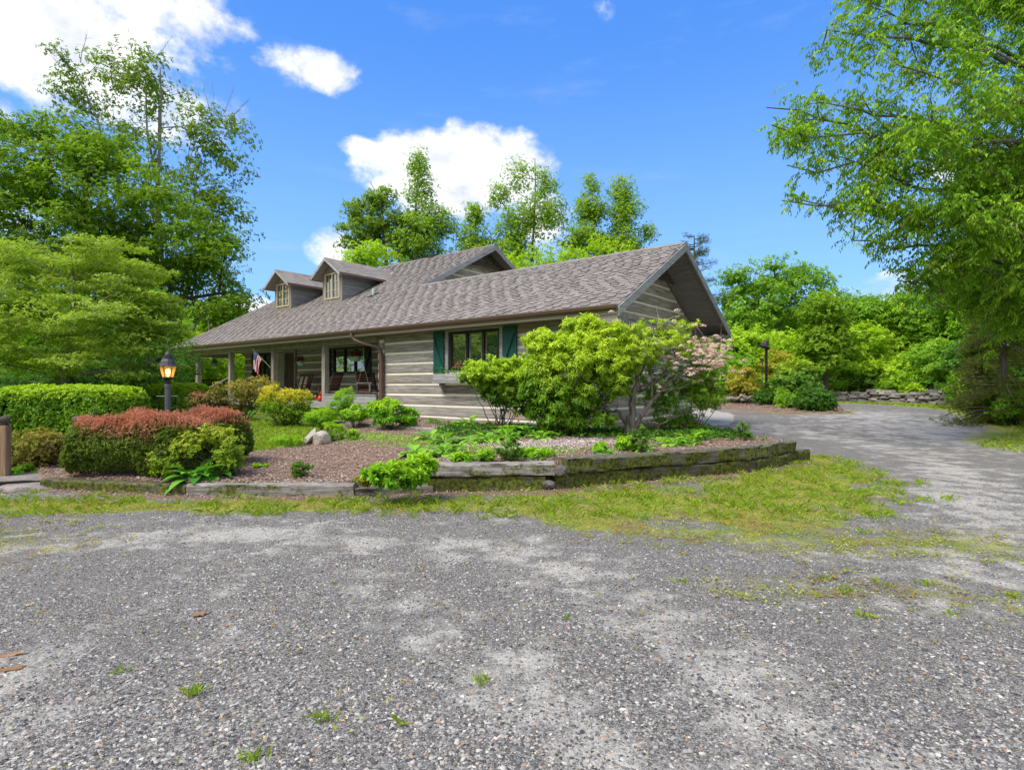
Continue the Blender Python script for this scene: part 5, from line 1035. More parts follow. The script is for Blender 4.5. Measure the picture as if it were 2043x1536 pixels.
# ---- the big tree overhanging from the right, with long drooping leaves
def hanging_tree():
    rs = np.random.RandomState(5); base = np.array([17.5, 15.5, .3]); root = tag(empty('overhanging_tree', base), 'large tree with long drooping leaves reaching in over the drive from the right', 'tree'); mb = MB()
    tk = [base, base+[-.1, .1, 2.5], base+[-.4, 0, 5.5], base+[-.3, .2, 9], base+[0, .3, 13]]; mb.tube(tk, [.42, .36, .3, .22, .08], 10)
    # limb ends given as places in the air; (u, v, depth)
    L1 = [(1640, 205, 14), (1540, 250, 13.5), (1650, 60, 14.5), (1730, 10, 14), (1600, 400, 14), (1700, 480, 14.5), (1790, 130, 13), (1760, 300, 14), (1830, 420, 13.5), (1860, 240, 12.5), (1900, 80, 13), (1960, 330, 13), (1790, 560, 15), (1910, 520, 14), (1980, 440, 13), (2000, 180, 12.5), (1820, -60, 14), (1950, -80, 14), (1690, -50, 15), (2040, 560, 14), (1980, 600, 15), (1860, 610, 15.5), (2100, 300, 14), (2120, 100, 14), (1570, 330, 14.5), (1530, 215, 14), (1560, 400, 14.2)]
    ends = []
    for i, (u, v, Y) in enumerate(L1):
        e = at(u, v, Y); zs = max(3.5, min(12, e[2]-1.2)); f = (zs-.3)/12.7; p0 = base+np.array([-.3, .1, zs-.3]); q = limb(mb, p0, e, .10, .014, rs, 6, 14, .13); ends += q[3:]
    ends = np.array(ends); Sp = []
    # secondary branches off the limbs
    for i in range(620):
        p = ends[rs.randint(len(ends))]; d = nrm(np.array([-.6+rs.normal(0, .8), rs.normal(0, .8), rs.normal(.05, .5)])); e = p+d*rs.uniform(.35, 1.15)
        if CX+F*e[0]/e[1] < np.interp(CY-F*(e[2]-EYE)/e[1], [-200, 0, 60, 130, 200, 260, 330, 400, 480, 560, 640, 760], [1620, 1650, 1650, 1600, 1525, 1530, 1570, 1560, 1660, 1760, 1800, 1950])+15: continue
        q = limb(mb, p, e, .022, .005, rs, 4, 5, .2); Sp += [q[j] for j in (2, 3, 4)]*2
    Sp = np.array(Sp); u_ = CX+F*Sp[:, 0]/Sp[:, 1]; n = 19500; idx = rs.randint(len(Sp), size=n); P0 = Sp[idx]+rs.normal(0, .20, (n, 3)); a = rs.rand(n)*2*pi; tnt = (rs.rand(len(Sp)) < .25)[idx]*rs.rand(n)
    out = np.stack([np.cos(a)-.3, np.sin(a), rs.normal(-.1, .25, n)], 1); out = nrm(out); Ln = rs.uniform(.12, .36, n); nl = 9
    us = CX+F*P0[:, 0]/P0[:, 1]; vs = CY-F*(P0[:, 2]-EYE)/P0[:, 1]; bd = np.interp(vs, [-200, 0, 60, 130, 200, 260, 330, 400, 480, 560, 640, 760], [1600, 1630, 1640, 1585, 1505, 1515, 1555, 1550, 1650, 1760, 1800, 1950]); ko = (us > bd+rs.normal(0, 9, n))*(rs.rand(n) > ss((vs-560)/130)*(us < 1960))*(rs.rand(n) < .55+.9*fbm(us/55, vs/38, 4)**1.5); P0, a, tnt, out, Ln, n = P0[ko], a[ko], tnt[ko], out[ko], Ln[ko], int(ko.sum())      # outline of the crown
    t_ = np.tile(np.linspace(.05, 1, nl), n)[:, None]; O = np.repeat(out, nl, 0); LL = np.repeat(Ln, nl)[:, None]; C = np.repeat(P0, nl, 0)+O*LL*t_+np.array([0, 0, -1])*LL*t_**2*.5
    T = nrm(O+np.array([0, 0, -1.5])*t_); side = nrm(np.cross(T, [0, 0, 1.]))*np.where(np.arange(n*nl) % 2, 1, -1)[:, None]
    D = nrm(T*.55+side*.55+np.array([0, 0, -.55])+rs.normal(0, .22, (n*nl, 3))); N = nrm(np.array([0, 0, 1.])+rs.normal(0, .5, (n*nl, 3))); s = .65+.6*rs.rand(n*nl)
    V = leaf_mesh(C, D, N, .115*s, .042*s, rs, .3); r = np.clip(np.repeat(rs.rand(n), nl)*.6+.4*rs.rand(n*nl), 0, 1)
    tk = mb.build('trunk', M['bark'], root); tk.location = -base; foliage('crown', [(V-base, np.repeat(r, 4), np.repeat(np.repeat(tnt, nl), 4))], M['willow'], root)
hanging_tree()
def conifer(label, base, ht, wid, seed):
    rs = np.random.RandomState(seed); base = np.array(base, float); root = tag(empty('conifer', base), label, 'tree'); mb = MB(); mb.tube([base, base+[0, 0, ht]], [.16, .02], 7); Ps = []; As = []
    for i in range(110):
        f = rs.rand()**1.2; z = ht*(.04+.94*f); Ln = wid*(1-f*.8)*(.7+.4*rs.rand()); a = rs.rand()*2*pi; p0 = base+np.array([0, 0, z]); e = p0+np.array([cos(a)*Ln, sin(a)*Ln, -.22*Ln]); mb.tube([p0, (p0+e)/2+[0, 0, .1*Ln], e], [.03, .02, .006], 4, cap=False)
        m_ = 60; t_ = .15+.85*rs.rand(m_)[:, None]; q = p0+(e-p0)*t_+rs.normal(0, .16, (m_, 3))*[1, 1, .35]; Ps.append(q); As.append(nrm(np.tile(nrm(e-p0), (m_, 1))+rs.normal(0, .3, (m_, 3))))
    t = mb.build('trunk', M['bark_dark'], root); t.location = -base; V, r, t_ = rosettes(np.concatenate(Ps), np.concatenate(As), 8, .11, .022, rs, .35, .15); foliage('crown', [(V-base, r, t_)], M['hemlock'], root)
conifer('dark drooping conifer at the right edge beside the drive', (17.2, 19.6, .3), 6.5, 2.1, 9)
conifer('smaller dark conifer behind the end of the stone wall', (20.6, 24.5, .4), 4.2, 1.6, 10)
# ------------------------------------------------------------------ clipped hedges, shrubs, garden plants
def bz(x, y):
    x = np.asarray(x, float); y = np.asarray(y, float)
    return np.where(pip(x, y, BED), BH(x, y), np.where(pip(x, y, LAWN), np.maximum(H(x, y), .165+.033*np.clip(y-8, 0, 7)), H(x, y)))
def bzs(x, y): return float(bz(np.array([x]), np.array([y]))[0])
def stems(mb, c, tgts, r, rs, k=4, bow=.2, spread=.08):
    for t_ in tgts: a = np.array(c)+np.array([rs.normal(0, spread), rs.normal(0, spread), 0]); limb(mb, a, t_, r, r*.35, rs, k, 6, bow)
def hedge(name, label, cat, boxes, mat, n=9000, k=6, L=.05, W=.028, seed=1, tipfn=None, wob=.07, group=None, spiky=0):
    """boxes: (cx, cy, z0, lx, ly, lz, rz) clipped masses with rounded corners"""
    rs = np.random.RandomState(seed); c0 = boxes[0]; base = np.array([c0[0], c0[1], bzs(c0[0], c0[1])]); root = tag(empty(name, base), label, cat, group); Ps, As, Cr = [], [], []; mb = MB()
    vol = np.array([b[3]*b[5]+b[4]*b[5]+b[3]*b[4] for b in boxes]); vol = vol/vol.sum()
    for b, w_ in zip(boxes, vol):
        m_ = int(n*w_); d = rdir(rs, m_); d[:, 2] = np.where(d[:, 2] < -.55, -d[:, 2], d[:, 2]); ar = np.array([1/b[3], 1/b[4], 1/b[5]])
        d = d/np.abs(d).max(1, keepdims=True)
        # even spread over box faces, then superellipse rounding
        d = np.clip(d+rs.normal(0, .25, d.shape), -1, 1); i = rs.choice(3, m_, p=(lambda q: q/q.sum())(np.array([b[4]*b[5], b[3]*b[5], b[3]*b[4]]))); sg = np.sign(rs.rand(m_)-.5); sg = np.where(i == 2, 1, sg); sg[(i == 1)] = np.where(rs.rand((i == 1).sum()) < .75, -1, 1)
        u = rs.uniform(-1, 1, (m_, 3)); u[np.arange(m_), i] = sg; p = 6. if spiky == 0 else 3.0; q = u/(np.abs(u)**p).sum(1, keepdims=True)**(1/p); q = q*(np.where(np.abs(u).max(1, keepdims=True) > 0, 1, 1))
        nn = nrm(np.sign(q)*np.abs(q)**(p-1)); dep = rs.rand(m_)**2*.16; hl = np.array([b[3], b[4], b[5]])/2
        X = q*hl; wv = (fbm(X[:, 0]*2.2+seed, X[:, 2]*2.6+X[:, 1]*2, seed)-.5)*wob*3.2; X = X+nn*(wv-dep)[:, None]
        ca, sa = cos(b[6]), sin(b[6]); Rm = np.array([[ca, -sa, 0], [sa, ca, 0], [0, 0, 1]]); X = X@Rm.T+np.array([b[0], b[1], b[2]+b[5]/2]); nn = nn@Rm.T
        Ps.append(X); As.append(nn); Cr.append(fbm(X[:, 0]*3, X[:, 2]*4+X[:, 1]*3, seed+3))
        tg = np.array([b[0], b[1], b[2]])+np.stack([rs.uniform(-.42, .42, 26)*b[3]*ca, rs.uniform(-.42, .42, 26)*b[3]*sa, rs.uniform(.35, .85, 26)*b[5]], 1)
        for t_ in tg: limb(mb, (t_[0]+rs.normal(0, .06), t_[1]+rs.normal(0, .06), bzs(t_[0], t_[1])-.02), t_, .014, .006, rs, 4, 4, .15)
        for _ in range(int(60*b[3])):
            a = np.array([b[0], b[1], b[2]+b[5]*rs.uniform(.2, .8)])+np.array([ca, sa, 0])*rs.uniform(-.4, .4)*b[3]; e = a+rdir(rs, 1)[0]*np.array([b[4], b[4], b[5]])*.45; mb.tube([a, (a+e)/2+rs.normal(0, .02, 3), e], [.008, .006, .003], 3, cap=False)
    P = np.concatenate(Ps); A = np.concatenate(As); cr = np.concatenate(Cr); A = nrm(A*.8+rs.normal(0, .35, A.shape)+[0, 0, .45])
    zt = max(b[2]+b[5] for b in boxes); zb_ = min(b[2] for b in boxes); hz = (P[:, 2]-zb_)/(zt-zb_)
    tint = tipfn(P, hz, np.concatenate(As), rs) if tipfn else None
    V, r, t_ = rosettes(P, A, k, L, W, rs, .5, .05, rnd=np.clip(cr*1.4-.2, 0, 1), tint=tint); parts = [(V-base, r, t_)]
    if spiky:
        s = rs.rand(len(P)) < spiky*ss((hz-.75)/.2); Q = P[s]; m_ = len(Q); h = rs.uniform(.03, .10, m_)[:, None]
        for f in (.3, .65, 1.): V, r, t_ = rosettes(Q+np.array([0, 0, 1])*h*f+rs.normal(0, .006, (m_, 3)), nrm(np.tile([0, 0, 1.], (m_, 1))+rs.normal(0, .2, (m_, 3))), 4, L*.8, W*.6, rs, .9, 0, rnd=rs.rand(m_), tint=np.clip(.75+.4*rs.rand(m_), 0, 1)); parts.append((V-base, r, t_))
    t = mb.build('branches', M['bark_dark'], root); t.location = -base; foliage('foliage', parts, mat, root); return root
def shrub(name, label, cat, base, ells, mat, n=1500, k=7, L=.09, W=.035, seed=1, bark='bark_dark', nst=16, tr=.018, elev=.45, droop=.15, surf=.5, tipfn=None, group=None, up=.6, clump=.16, cper=9, shape='rhomb', flat=.7, cover=None, limbs=None, twig=0):
    rs = np.random.RandomState(seed); base = np.array(base, float); root = tag(empty(name, base), label, cat, group); nc = max(6, n//cper)
    c, nn = in_ells(ells, nc, rs, surf); ok = c[:, 2] > base[2]+.01; c, nn = (c[ok], nn[ok]) if ok.sum() > 3 else (c, nn); nc = len(c); mb = MB(); ends = []
    if limbs:
        for P in limbs(mb, rs): ends += list(P)
    else:
        for i in range(nst):
            q = limb(mb, base+np.array([rs.normal(0, tr*4), rs.normal(0, tr*4), -.03]), c[rs.randint(nc)], tr, tr*.3, rs, 5, 7, .18); ends += q[2:]
    E = np.array(ends)
    for i in range(nc):
        if rs.rand() < .75 or twig:
            dd = E-c[i]; j = int(np.argmin(np.linalg.norm(dd, axis=1)+np.maximum(dd[:, 2], -.1)*1.2)); limb(mb, E[j], c[i], max(tr*.28, .003), .002, rs, 3, 4, .15)
    ci = np.repeat(np.arange(nc), cper); off = rdir(rs, nc*cper)*(rs.rand(nc*cper)**.5)[:, None]*clump*np.array([1, 1, flat]); P = c[ci]+off
    A = nrm(off/clump*.6+nn[ci]*.6+rs.normal(0, .25, P.shape)+[0, 0, up]); zt = max(e[2]+e[5] for e in ells); hz = (P[:, 2]-base[2])/(zt-base[2])
    tint = tipfn(P, hz, nn[ci], rs) if tipfn else None; keep = cover(P, rs) if cover else np.ones(len(P), bool)
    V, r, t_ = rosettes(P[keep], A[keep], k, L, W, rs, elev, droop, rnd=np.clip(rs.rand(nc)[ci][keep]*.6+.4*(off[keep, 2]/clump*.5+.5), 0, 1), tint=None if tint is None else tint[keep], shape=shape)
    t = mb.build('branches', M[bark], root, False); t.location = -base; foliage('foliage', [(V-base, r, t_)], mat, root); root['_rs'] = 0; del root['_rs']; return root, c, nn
def topt(lo=.5, hi=.95, amt=1., nz=.5):
    return lambda P, hz, nn, rs: np.clip(ss((hz+(fbm(P[:, 0]*2.5, P[:, 1]*2.5+P[:, 2], 5)-.5)*nz-lo)/(hi-lo))*amt*(.6+.5*rs.rand(len(P))), 0, 1)
def redtop(P, hz, nn, rs):
    return np.clip(ss((hz+(fbm(P[:, 0]*4, P[:, 1]*4, 5)-.5)*.8+(rs.rand(len(P))-.5)*.25-.76)/.3)*(.5+.45*rs.rand(len(P))), 0, 1)
x0 = lambda u, Y: (u-CX)/F*Y
# large clipped hedges at the back left
GH = 'clipped green hedges by the porch'  # lighter top leaves are new growth, partly light put into the colour
hedge('hedge', 'long flat-topped bright green hedge left of the lamp post', 'hedge', [(-10.95, 13.3, .15, 4.2, 1.5, 1.40, R(-5)), (-14.2, 13.5, .15, 3.4, 1.5, 1.35, R(-3))], M['hedge'], 17000, 6, .078, .044, 3, topt(.72, 1.0, 1, .25), .07, GH)
hedge('hedge', 'short clipped green hedge between lamp post and porch corner', 'hedge', [(x0(357, 18), 18, .3, 1.45, 1.4, 1.35, 0)], M['hedge'], 5000, 6, .075, .04, 4, topt(.7, 1.0, .9, .3), .06, GH)
# red-tipped hedge round the lamp
hb = hedge('hedge', 'low clipped hedge with red new growth wrapping the lamp post', 'hedge', [(-6.05, 9.0, .12, 2.05, 1.15, .96, R(4)), (-5.45, 9.75, .16, 1.65, 1.2, .94, R(10)), (-5.15, 8.85, .14, .9, .8, .84, R(8))], M['azred'], 30000, 6, .038, .021, 5, redtop, .12, None, .6)
def yellowish(P, hz, nn, rs): return np.clip(ss((hz+(fbm(P[:, 0]*3, P[:, 2]*3, 8)-.5)*.6-.45)/.4)*.8*rs.rand(len(P))+.1, 0, 1)
b_ = (x0(440, 8.75), 8.75); shrub('azalea', 'yellow green azalea growing out of the right end of the red hedge', 'shrub', (b_[0]+.1, b_[1], bzs(*b_)), [ell(458, 903, 8.7, 40, 50, .35), ell(430, 868, 8.7, 42, 26, .35), ell(375, 885, 8.45, 40, 24, .2), ell(330, 925, 8.42, 40, 24, .15)], M['azyel'], 1500, 6, .045, .022, 6, tipfn=yellowish, clump=.10, cper=10, surf=.35)
shrub('azalea', 'small bronze and red azalea between the two wooden gate posts', 'shrub', (x0(75, 9.9), 9.9, bzs(x0(75, 9.9), 9.9)), [ell(75, 893, 9.6, 62, 42, .5), ell(110, 888, 9.6, 30, 34, .3), ell(60, 930, 9.5, 50, 30, .4)], M['bronze'], 3000, 6, .045, .022, 7, tipfn=lambda P, hz, nn, rs: ss((hz-.45)/.4)*.9*rs.rand(len(P)), clump=.10, cper=10, surf=.4)
shrub('ground_plant', 'fresh green low plant at the foot of the left wooden gate post', 'plant', (x0(25, 9.0), 9.0, .1), [ell(22, 962, 9.0, 36, 18, .25), ell(50, 942, 9.2, 30, 18, .2)], M['peony'], 420, 6, .06, .032, 8, nst=8, tr=.006, clump=.08)
# row in front of the porch
def on(u, Y): return (x0(u, Y), Y, bzs(x0(u, Y), Y))
shrub('azalea', 'small red tipped round bush between clipped hedge and large azalea', 'shrub', on(396, 16), [ell(396, 803, 16, 24, 22, .35)], M['azred'], 1500, 6, .045, .022, 9, tipfn=redtop, clump=.10, cper=10, surf=.6, tr=.01)
shrub('azalea', 'wide yellow topped azalea with bronze shaded leaves below the flag', 'shrub', on(480, 16.5), [ell(470, 790, 16.5, 52, 38, .7), ell(520, 782, 16.8, 40, 32, .6), ell(425, 805, 16.2, 28, 26, .5), ell(545, 790, 17, 22, 26, .4)], M['bronze'], 4500, 6, .05, .026, 10, tipfn=topt(.45, .9, 1, .5), clump=.13, cper=12, surf=.55)
shrub('barberry', 'golden yellow shrub glowing at the centre of the porch bed', 'shrub', on(566, 15.2), [ell(566, 812, 15.2, 50, 38, .62), ell(590, 800, 15.2, 32, 30, .4), ell(545, 795, 15.2, 30, 28, .4)], M['barb'], 4300, 6, .055, .022, 11, tipfn=topt(.5, .85, 1, .4), clump=.12, cper=11, surf=.6, up=1.0, elev=.7)
shrub('peony', 'lush bright green peony bush right of centre in the porch bed', 'shrub', on(782, 14.2), [ell(780, 822, 14.2, 48, 28, .5), ell(755, 812, 14.3, 24, 20, .3), ell(815, 828, 14.2, 26, 18, .3)], M['peony'], 850, 6, .11, .05, 12, tr=.008, tipfn=topt(.5, .9, 1, .4), clump=.11, cper=8, elev=.3)
shrub('peony', 'smaller bright green peony bush left of the large one', 'shrub', on(708, 14.8), [ell(708, 824, 14.8, 28, 17, .4)], M['peony'], 420, 6, .10, .045, 13, tr=.007, tipfn=topt(.4, .9, 1, .4), clump=.10, cper=8, elev=.3)
shrub('astilbe', 'feathery light green plant leaning up before the porch knee board', 'shrub', on(688, 15.8), [ell(690, 795, 15.8, 24, 24, .3), ell(670, 818, 15.6, 26, 22, .3)], M['peony'], 800, 9, .07, .014, 14, tr=.005, tipfn=topt(.4, .9, 1, .4), clump=.11, cper=10, elev=.5)
shrub('fern', 'soft light green fern mound right of the golden shrub', 'fern', on(640, 15.0), [ell(640, 832, 15, 36, 18, .4)], M['peony'], 900, 9, .075, .012, 15, tr=.004, tipfn=topt(.3, .9, .9, .4), clump=.12, cper=10, elev=.4)
# the tall shrubs before the house front
tipy = topt(.40, .85, 1, .45)
def fans(base, tg, r0, bow=.12):
    def f(mb, rs): return [limb(mb, np.array(base)+np.array([rs.normal(0, .08), rs.normal(0, .08), -.04]), t_, r0, r0*.35, rs, 5, 9, bow)[2:] for t_ in tg]
    return f
b_ = on(1000, 13.3); shrub('rhododendron', 'light green shrub on many thin bare stems under the green shuttered window', 'shrub', b_, [ell(985, 742, 13.3, 66, 32, .6), ell(1050, 738, 13.2, 60, 34, .5), ell(955, 748, 13.4, 40, 24, .4), ell(1010, 775, 13.3, 62, 32, .4), ell(1040, 800, 13.3, 46, 30, .4)], M['rhodo'], 5500, 7, .088, .038, 16, tipfn=tipy, clump=.12, cper=9, surf=.45, limbs=fans(b_, [at(u, v, 13.3) for u, v in ((935, 745), (960, 730), (980, 720), (1000, 735), (1015, 715), (1035, 730), (1060, 720), (1085, 735), (1050, 760), (970, 765), (1005, 760), (1030, 775), (940, 765), (990, 745), (1070, 750), (1020, 745))], .013), bark='bark_dark')
b_ = on(1130, 12.5); shrub('mountain_laurel', 'tall dense yellow green laurel in the middle of the shrub group', 'shrub', b_, [ell(1150, 730, 12.4, 86, 72, .8), ell(1090, 690, 12.5, 50, 40, .5), ell(1190, 680, 12.5, 70, 48, .6), ell(1130, 790, 12.3, 72, 42, .6), ell(1160, 650, 12.6, 42, 22, .4), ell(1225, 740, 12.4, 40, 60, .5), ell(1080, 760, 12.4, 44, 60, .5), ell(1140, 830, 12.4, 90, 25, .5)], M['laurel'], 8600, 8, .125, .034, 17, tipfn=topt(.30, .75, 1, .4), clump=.14, cper=10, surf=.5, tr=.02, nst=24, droop=.3, elev=.25)
b2 = on(1256, 12.6)
lt = [(1240, 745), (1215, 690), (1265, 670), (1285, 640), (1330, 640), (1345, 690), (1300, 700), (1375, 700), (1400, 720), (1425, 700), (1380, 750), (1330, 740), (1260, 720), (1350, 660), (1225, 790), (1200, 800)]
def gnarl(mb, rs):
    B = np.array(b2); out = []
    main = [[(1262, 848), (1263, 800), (1272, 760), (1268, 730)], [(1262, 832), (1295, 805), (1320, 780), (1355, 750), (1385, 725)], [(1268, 770), (1310, 765), (1330, 740), (1345, 700)], [(1258, 838), (1235, 818), (1215, 822), (1200, 808)], [(1263, 800), (1245, 775), (1235, 740), (1215, 700)], [(1275, 750), (1290, 720), (1300, 680), (1318, 650)], [(1262, 845), (1285, 838), (1310, 848), (1330, 842)], [(1320, 780), (1360, 775), (1395, 745), (1425, 715)], [(1300, 790), (1300, 750), (1290, 700), (1260, 660)]]
    for j, m_ in enumerate(main):
        P = [at(u, v, 12.6+rs.normal(0, .12)*(i > 0)) for i, (u, v) in enumerate(m_)]
        if j in (0, 1, 3, 6): P[0] = B+np.array([rs.normal(0, .05), 0, -.03]); 
        P = np.array(P); t_ = np.linspace(0, len(P)-1, 14); Q = np.array([[np.interp(x, range(len(P)), P[:, c]) for c in range(3)] for x in t_])+rs.normal(0, .018, (14, 3)); r = [.10, .055, .035, .045, .045, .03, .03, .028, .03][j]; mb.tube(Q, np.linspace(r, r*.35, 14), 7, cap=False); out.append(list(Q[3:]))
    mb.lathe([(.17, -.05), (.13, .08), (.10, .25), (.08, .45)], tuple(B), 9)
    E = [q for o in out for q in o]
    for u, v in lt*11:
        t_ = at(u+rs.normal(0, 25), v+rs.normal(0, 22), 12.6+rs.normal(0, .35)); E_ = np.array(E); j = int(np.argmin(np.linalg.norm(E_-t_, axis=1)+rs.rand(len(E_))*.2)); q = limb(mb, E_[j], t_, .012, .004, rs, 4, 7, .2); out.append(q[3:])
    return out
laur, cs_, ns_ = shrub('mountain_laurel', 'old gnarled laurel with bare grey limbs and pale pink blossom clusters at the house corner', 'shrub', b2, [ell(1320, 680, 12.6, 100, 50, .7), ell(1395, 735, 12.9, 54, 50, .35), ell(1265, 700, 12.5, 50, 60, .5), ell(1330, 770, 13.1, 80, 46, .4), ell(1400, 780, 13.0, 50, 34, .4)], M['laurel'], 3000, 7, .09, .03, 18, bark='bark', tipfn=topt(.4, .9, 1, .5), clump=.12, cper=7, surf=.35, limbs=gnarl, tr=.018, droop=.3, elev=.3, twig=1)
def blossoms(parent, base, spots, seed, n=22):
    rs = np.random.RandomState(seed); Ps, As = [], []
    for (u, v, Y, r) in spots:
        c = at(u, v, Y); d = rdir(rs, n); d[:, 2] = np.abs(d[:, 2])*.9-.2; Ps.append(c+d*r*np.array([1, 1, .75])); As.append(nrm(d+[0, -.25, .3]))
    P = np.concatenate(Ps); A = np.concatenate(As); V, r, t_ = rosettes(P, A, 5, .026, .024, rs, .35, 0, rnd=rs.rand(len(P)), tint=rs.rand(len(P))); o = foliage('blossom', [(V-base, r, t_)], M['pink'], parent)
rs = np.random.RandomState(44); sp = [(1220, 622, 12.6, .06), (1235, 640, 12.6, .05), (1352, 620, 12.6, .07), (1345, 640, 12.6, .05), (1180, 702, 12.1, .09), (1190, 712, 12.1, .07), (1232, 694, 12.4, .07), (1046, 755, 12.8, .06), (1318, 695, 12.4, .06), (1335, 712, 12.4, .07), (1322, 712, 12.4, .05), (1210, 700, 12.2, .05)]
for _ in range(115): sp.append((1415+rs.normal(0, 24), 712+rs.normal(0, 20), 12.3+rs.normal(0, .25), .062))
for _ in range(40): sp.append((1375+rs.normal(0, 24), 690+rs.normal(0, 26), 12.2+rs.normal(0, .3), .05))
for _ in range(14): sp.append((rs.uniform(1220, 1400), rs.uniform(650, 800), 12.6+rs.normal(0, .3), .04))
blossoms(laur, np.array(b2), sp, 45)
shrub('mountain_laurel', 'low dark laurel with a few pale blossoms beside the concrete apron', 'shrub', on(1385, 13.6), [ell(1350, 835, 13.6, 60, 26, .5), ell(1400, 790, 14.0, 42, 34, .5), ell(1390, 850, 13.4, 30, 18, .4), ell(1320, 800, 14.0, 60, 40, .4), ell(1430, 800, 14.2, 18, 22, .3)], M['laurel'], 1300, 7, .08, .026, 19, tipfn=topt(.5, 1.1, .8, .6), clump=.13, cper=8, surf=.3, tr=.012)
# ---- hostas: one modelled clump, copied with turned and scaled leaves
def hosta_mesh(seed, nl=26, L=.30, W=.15):
    rs = np.random.RandomState(seed); V, Fq, r, t_ = [], [], [], []
    for i in range(nl):
        a = i*2.4+rs.normal(0, .2); q = i/nl; el_ = 1.25-1.0*q+rs.normal(0, .08); l = L*(.7+.4*rs.rand()); w_ = W*(.75+.4*rs.rand()); st = l*.55; rr = rs.rand(); n0 = len(V); P = []
        for j in range(7):
            s = j/6; ang = el_-s*1.25; P.append((P[-1][0]+cos(ang)*(st+l)/6, P[-1][1]+sin(ang)*(st+l)/6) if P else (.02, 0)); s2 = max(0, (s-.32)/.68); hw_ = .006+w_*.5*(sin(pi*min(1, s2**.75)) if s > .32 else 0)
            for k, m_ in ((-1, .22), (0, 0), (1, .22)): x, y, z = P[-1][0], hw_*k, P[-1][1]+hw_*m_*abs(k); V.append((x*cos(a)-y*sin(a), x*sin(a)+y*cos(a), z)); r.append(rr); t_.append(0.)
        for j in range(6):
            for k in range(2): b = n0+j*3+k; Fq.append((b, b+1, b+4, b+3))
    return mesh_np('hosta_leaves', V, Fq, dict(rnd=r, tint=t_), True)
def withtint(me, base_t):
    m2 = me.copy(); n = len(m2.vertices); rr_ = np.random.RandomState(int(base_t*100)).rand(n//21); m2.attributes['tint'].data.foreach_set('value', np.repeat(np.clip(base_t+(rr_-.5)*.4, 0, 1), 21).astype(np.float32)); return m2
hm = [hosta_mesh(i) for i in range(3)]; hv = [[withtint(m_, t_) for t_ in (.05, .45, .9)] for m_ in hm]
def hosta(loc, sc, tint, seed, label, group=None, name='hosta', cat='hosta'):
    root = tag(empty(name, loc), label, cat, group); r_ = random.Random(seed); o = link('leaves', hv[seed % 3][tint], M['hosta'] if tint < 2 else M['peony'], root); o.rotation_euler = (0, 0, r_.uniform(0, 6.28)); o.scale = (sc, sc, sc*r_.uniform(.85, 1.1)); return root
for m_ in hv:
    for q_ in m_: q_.materials.append(M['hosta'])
def hloc(u, v, z=None):
    z_ = .4 if z is None else z
    for _ in range(8): p = gp(u, v, z_); z_ = .5*z_+.5*float(BH(np.array([p[0]]), np.array([p[1]]))[0])
    return (p[0], p[1], z_)
HG = 'hostas in the mulch bed'
for i, (u, v, sc, ti, lab, grp) in enumerate([
    (390, 958, 1.1, 0, 'blue green hosta at the foot of the red hedge, behind the mossy timber', HG), (428, 954, 1.0, 0, 'second blue green hosta touching the azalea by the red hedge', HG),
    (495, 832, 1.2, 0, 'hosta in the shade left of the golden shrub', HG), (610, 848, 1.3, 0, 'broad hosta at the right foot of the golden shrub', HG), (585, 850, 1.0, 0, 'dark hosta under the front of the golden shrub', HG),
    (865, 845, .8, 0, 'small hosta alone on the terrace against the log wall', HG), (935, 848, 1.0, 1, 'bright hosta on the terrace under the flower box', HG), (915, 849, .85, 1, 'bright hosta close left of the one under the flower box', HG),
    (860, 878, .95, 1, 'hosta in front of the left end of the inner timber', HG), (890, 884, .95, 1, 'second hosta in front of the inner timber', HG), (935, 886, 1.0, 1, 'third hosta in front of the inner timber', HG), (975, 882, 1.0, 1, 'fourth hosta in front of the inner timber', HG), (1010, 876, .95, 1, 'fifth hosta before the thin stemmed shrub', HG),
    (1020, 862, 1.0, 1, 'hosta under the left edge of the thin stemmed shrub', HG), (1050, 868, .95, 0, 'dark hosta beneath the thin stemmed shrub', HG), (1085, 862, 1.05, 0, 'dark hosta beneath the tall laurel, left side', HG), (1115, 868, 1.0, 1, 'hosta at the front foot of the tall laurel', HG), (1150, 862, 1.1, 0, 'dark hosta beneath the middle of the tall laurel', HG), (1190, 862, 1.0, 0, 'dark hosta left of the gnarled trunk', HG), (1225, 868, .9, 0, 'dark hosta against the gnarled trunk', HG), (1080, 876, .9, 1, 'light hosta in front of the dark ones under the tall laurel', HG),
    (825, 908, .75, 1, 'small bright hosta at the left of the middle clump', HG), (850, 912, .85, 1, 'bright hosta in the middle clump on the mulch', HG), (885, 908, .85, 1, 'bright hosta at the right of the middle clump', HG), (905, 905, .8, 1, 'hosta at the far right of the middle clump', HG),
    (1285, 900, .7, 1, 'small hosta right of the gnarled trunk', HG), (1345, 888, .9, 1, 'pale green broad plant on the mulch right of the gnarled trunk', HG), (1375, 886, .9, 1, 'pale green broad plant near the back right timber', HG), (1315, 882, .7, 1, 'small pale green plant before the low dark laurel', HG), (1205, 905, .6, 1, 'very small hosta behind the long mossy timber', HG)]):
    hosta(hloc(u, v), sc*.95, ti, i, lab, grp)
def clumpy(name, label, cat, u, v, ru, rv, Y, mat, n, k, L, W, seed, **kw):
    v -= rv*.15; ru *= 1.25; rv *= 1.2; n = int(n*1.5)
    p = hloc(u, v+rv*.95); shrub(name, label, cat, p, [ell(u, v, p[1], ru, rv, ru/F*p[1]*.8)], mat, n, k, L, W, seed, nst=10, tr=.005, clump=.05, cper=6, **kw)
ty_ = topt(.2, .9, .9, .5)
clumpy('primrose_patch', 'big patch of crinkled bright green leaves left of the stacked timbers', 'plant', 790, 948, 52, 22, 9.0, M['peony'], 380, 6, .11, .045, 60, tipfn=ty_, elev=.6)
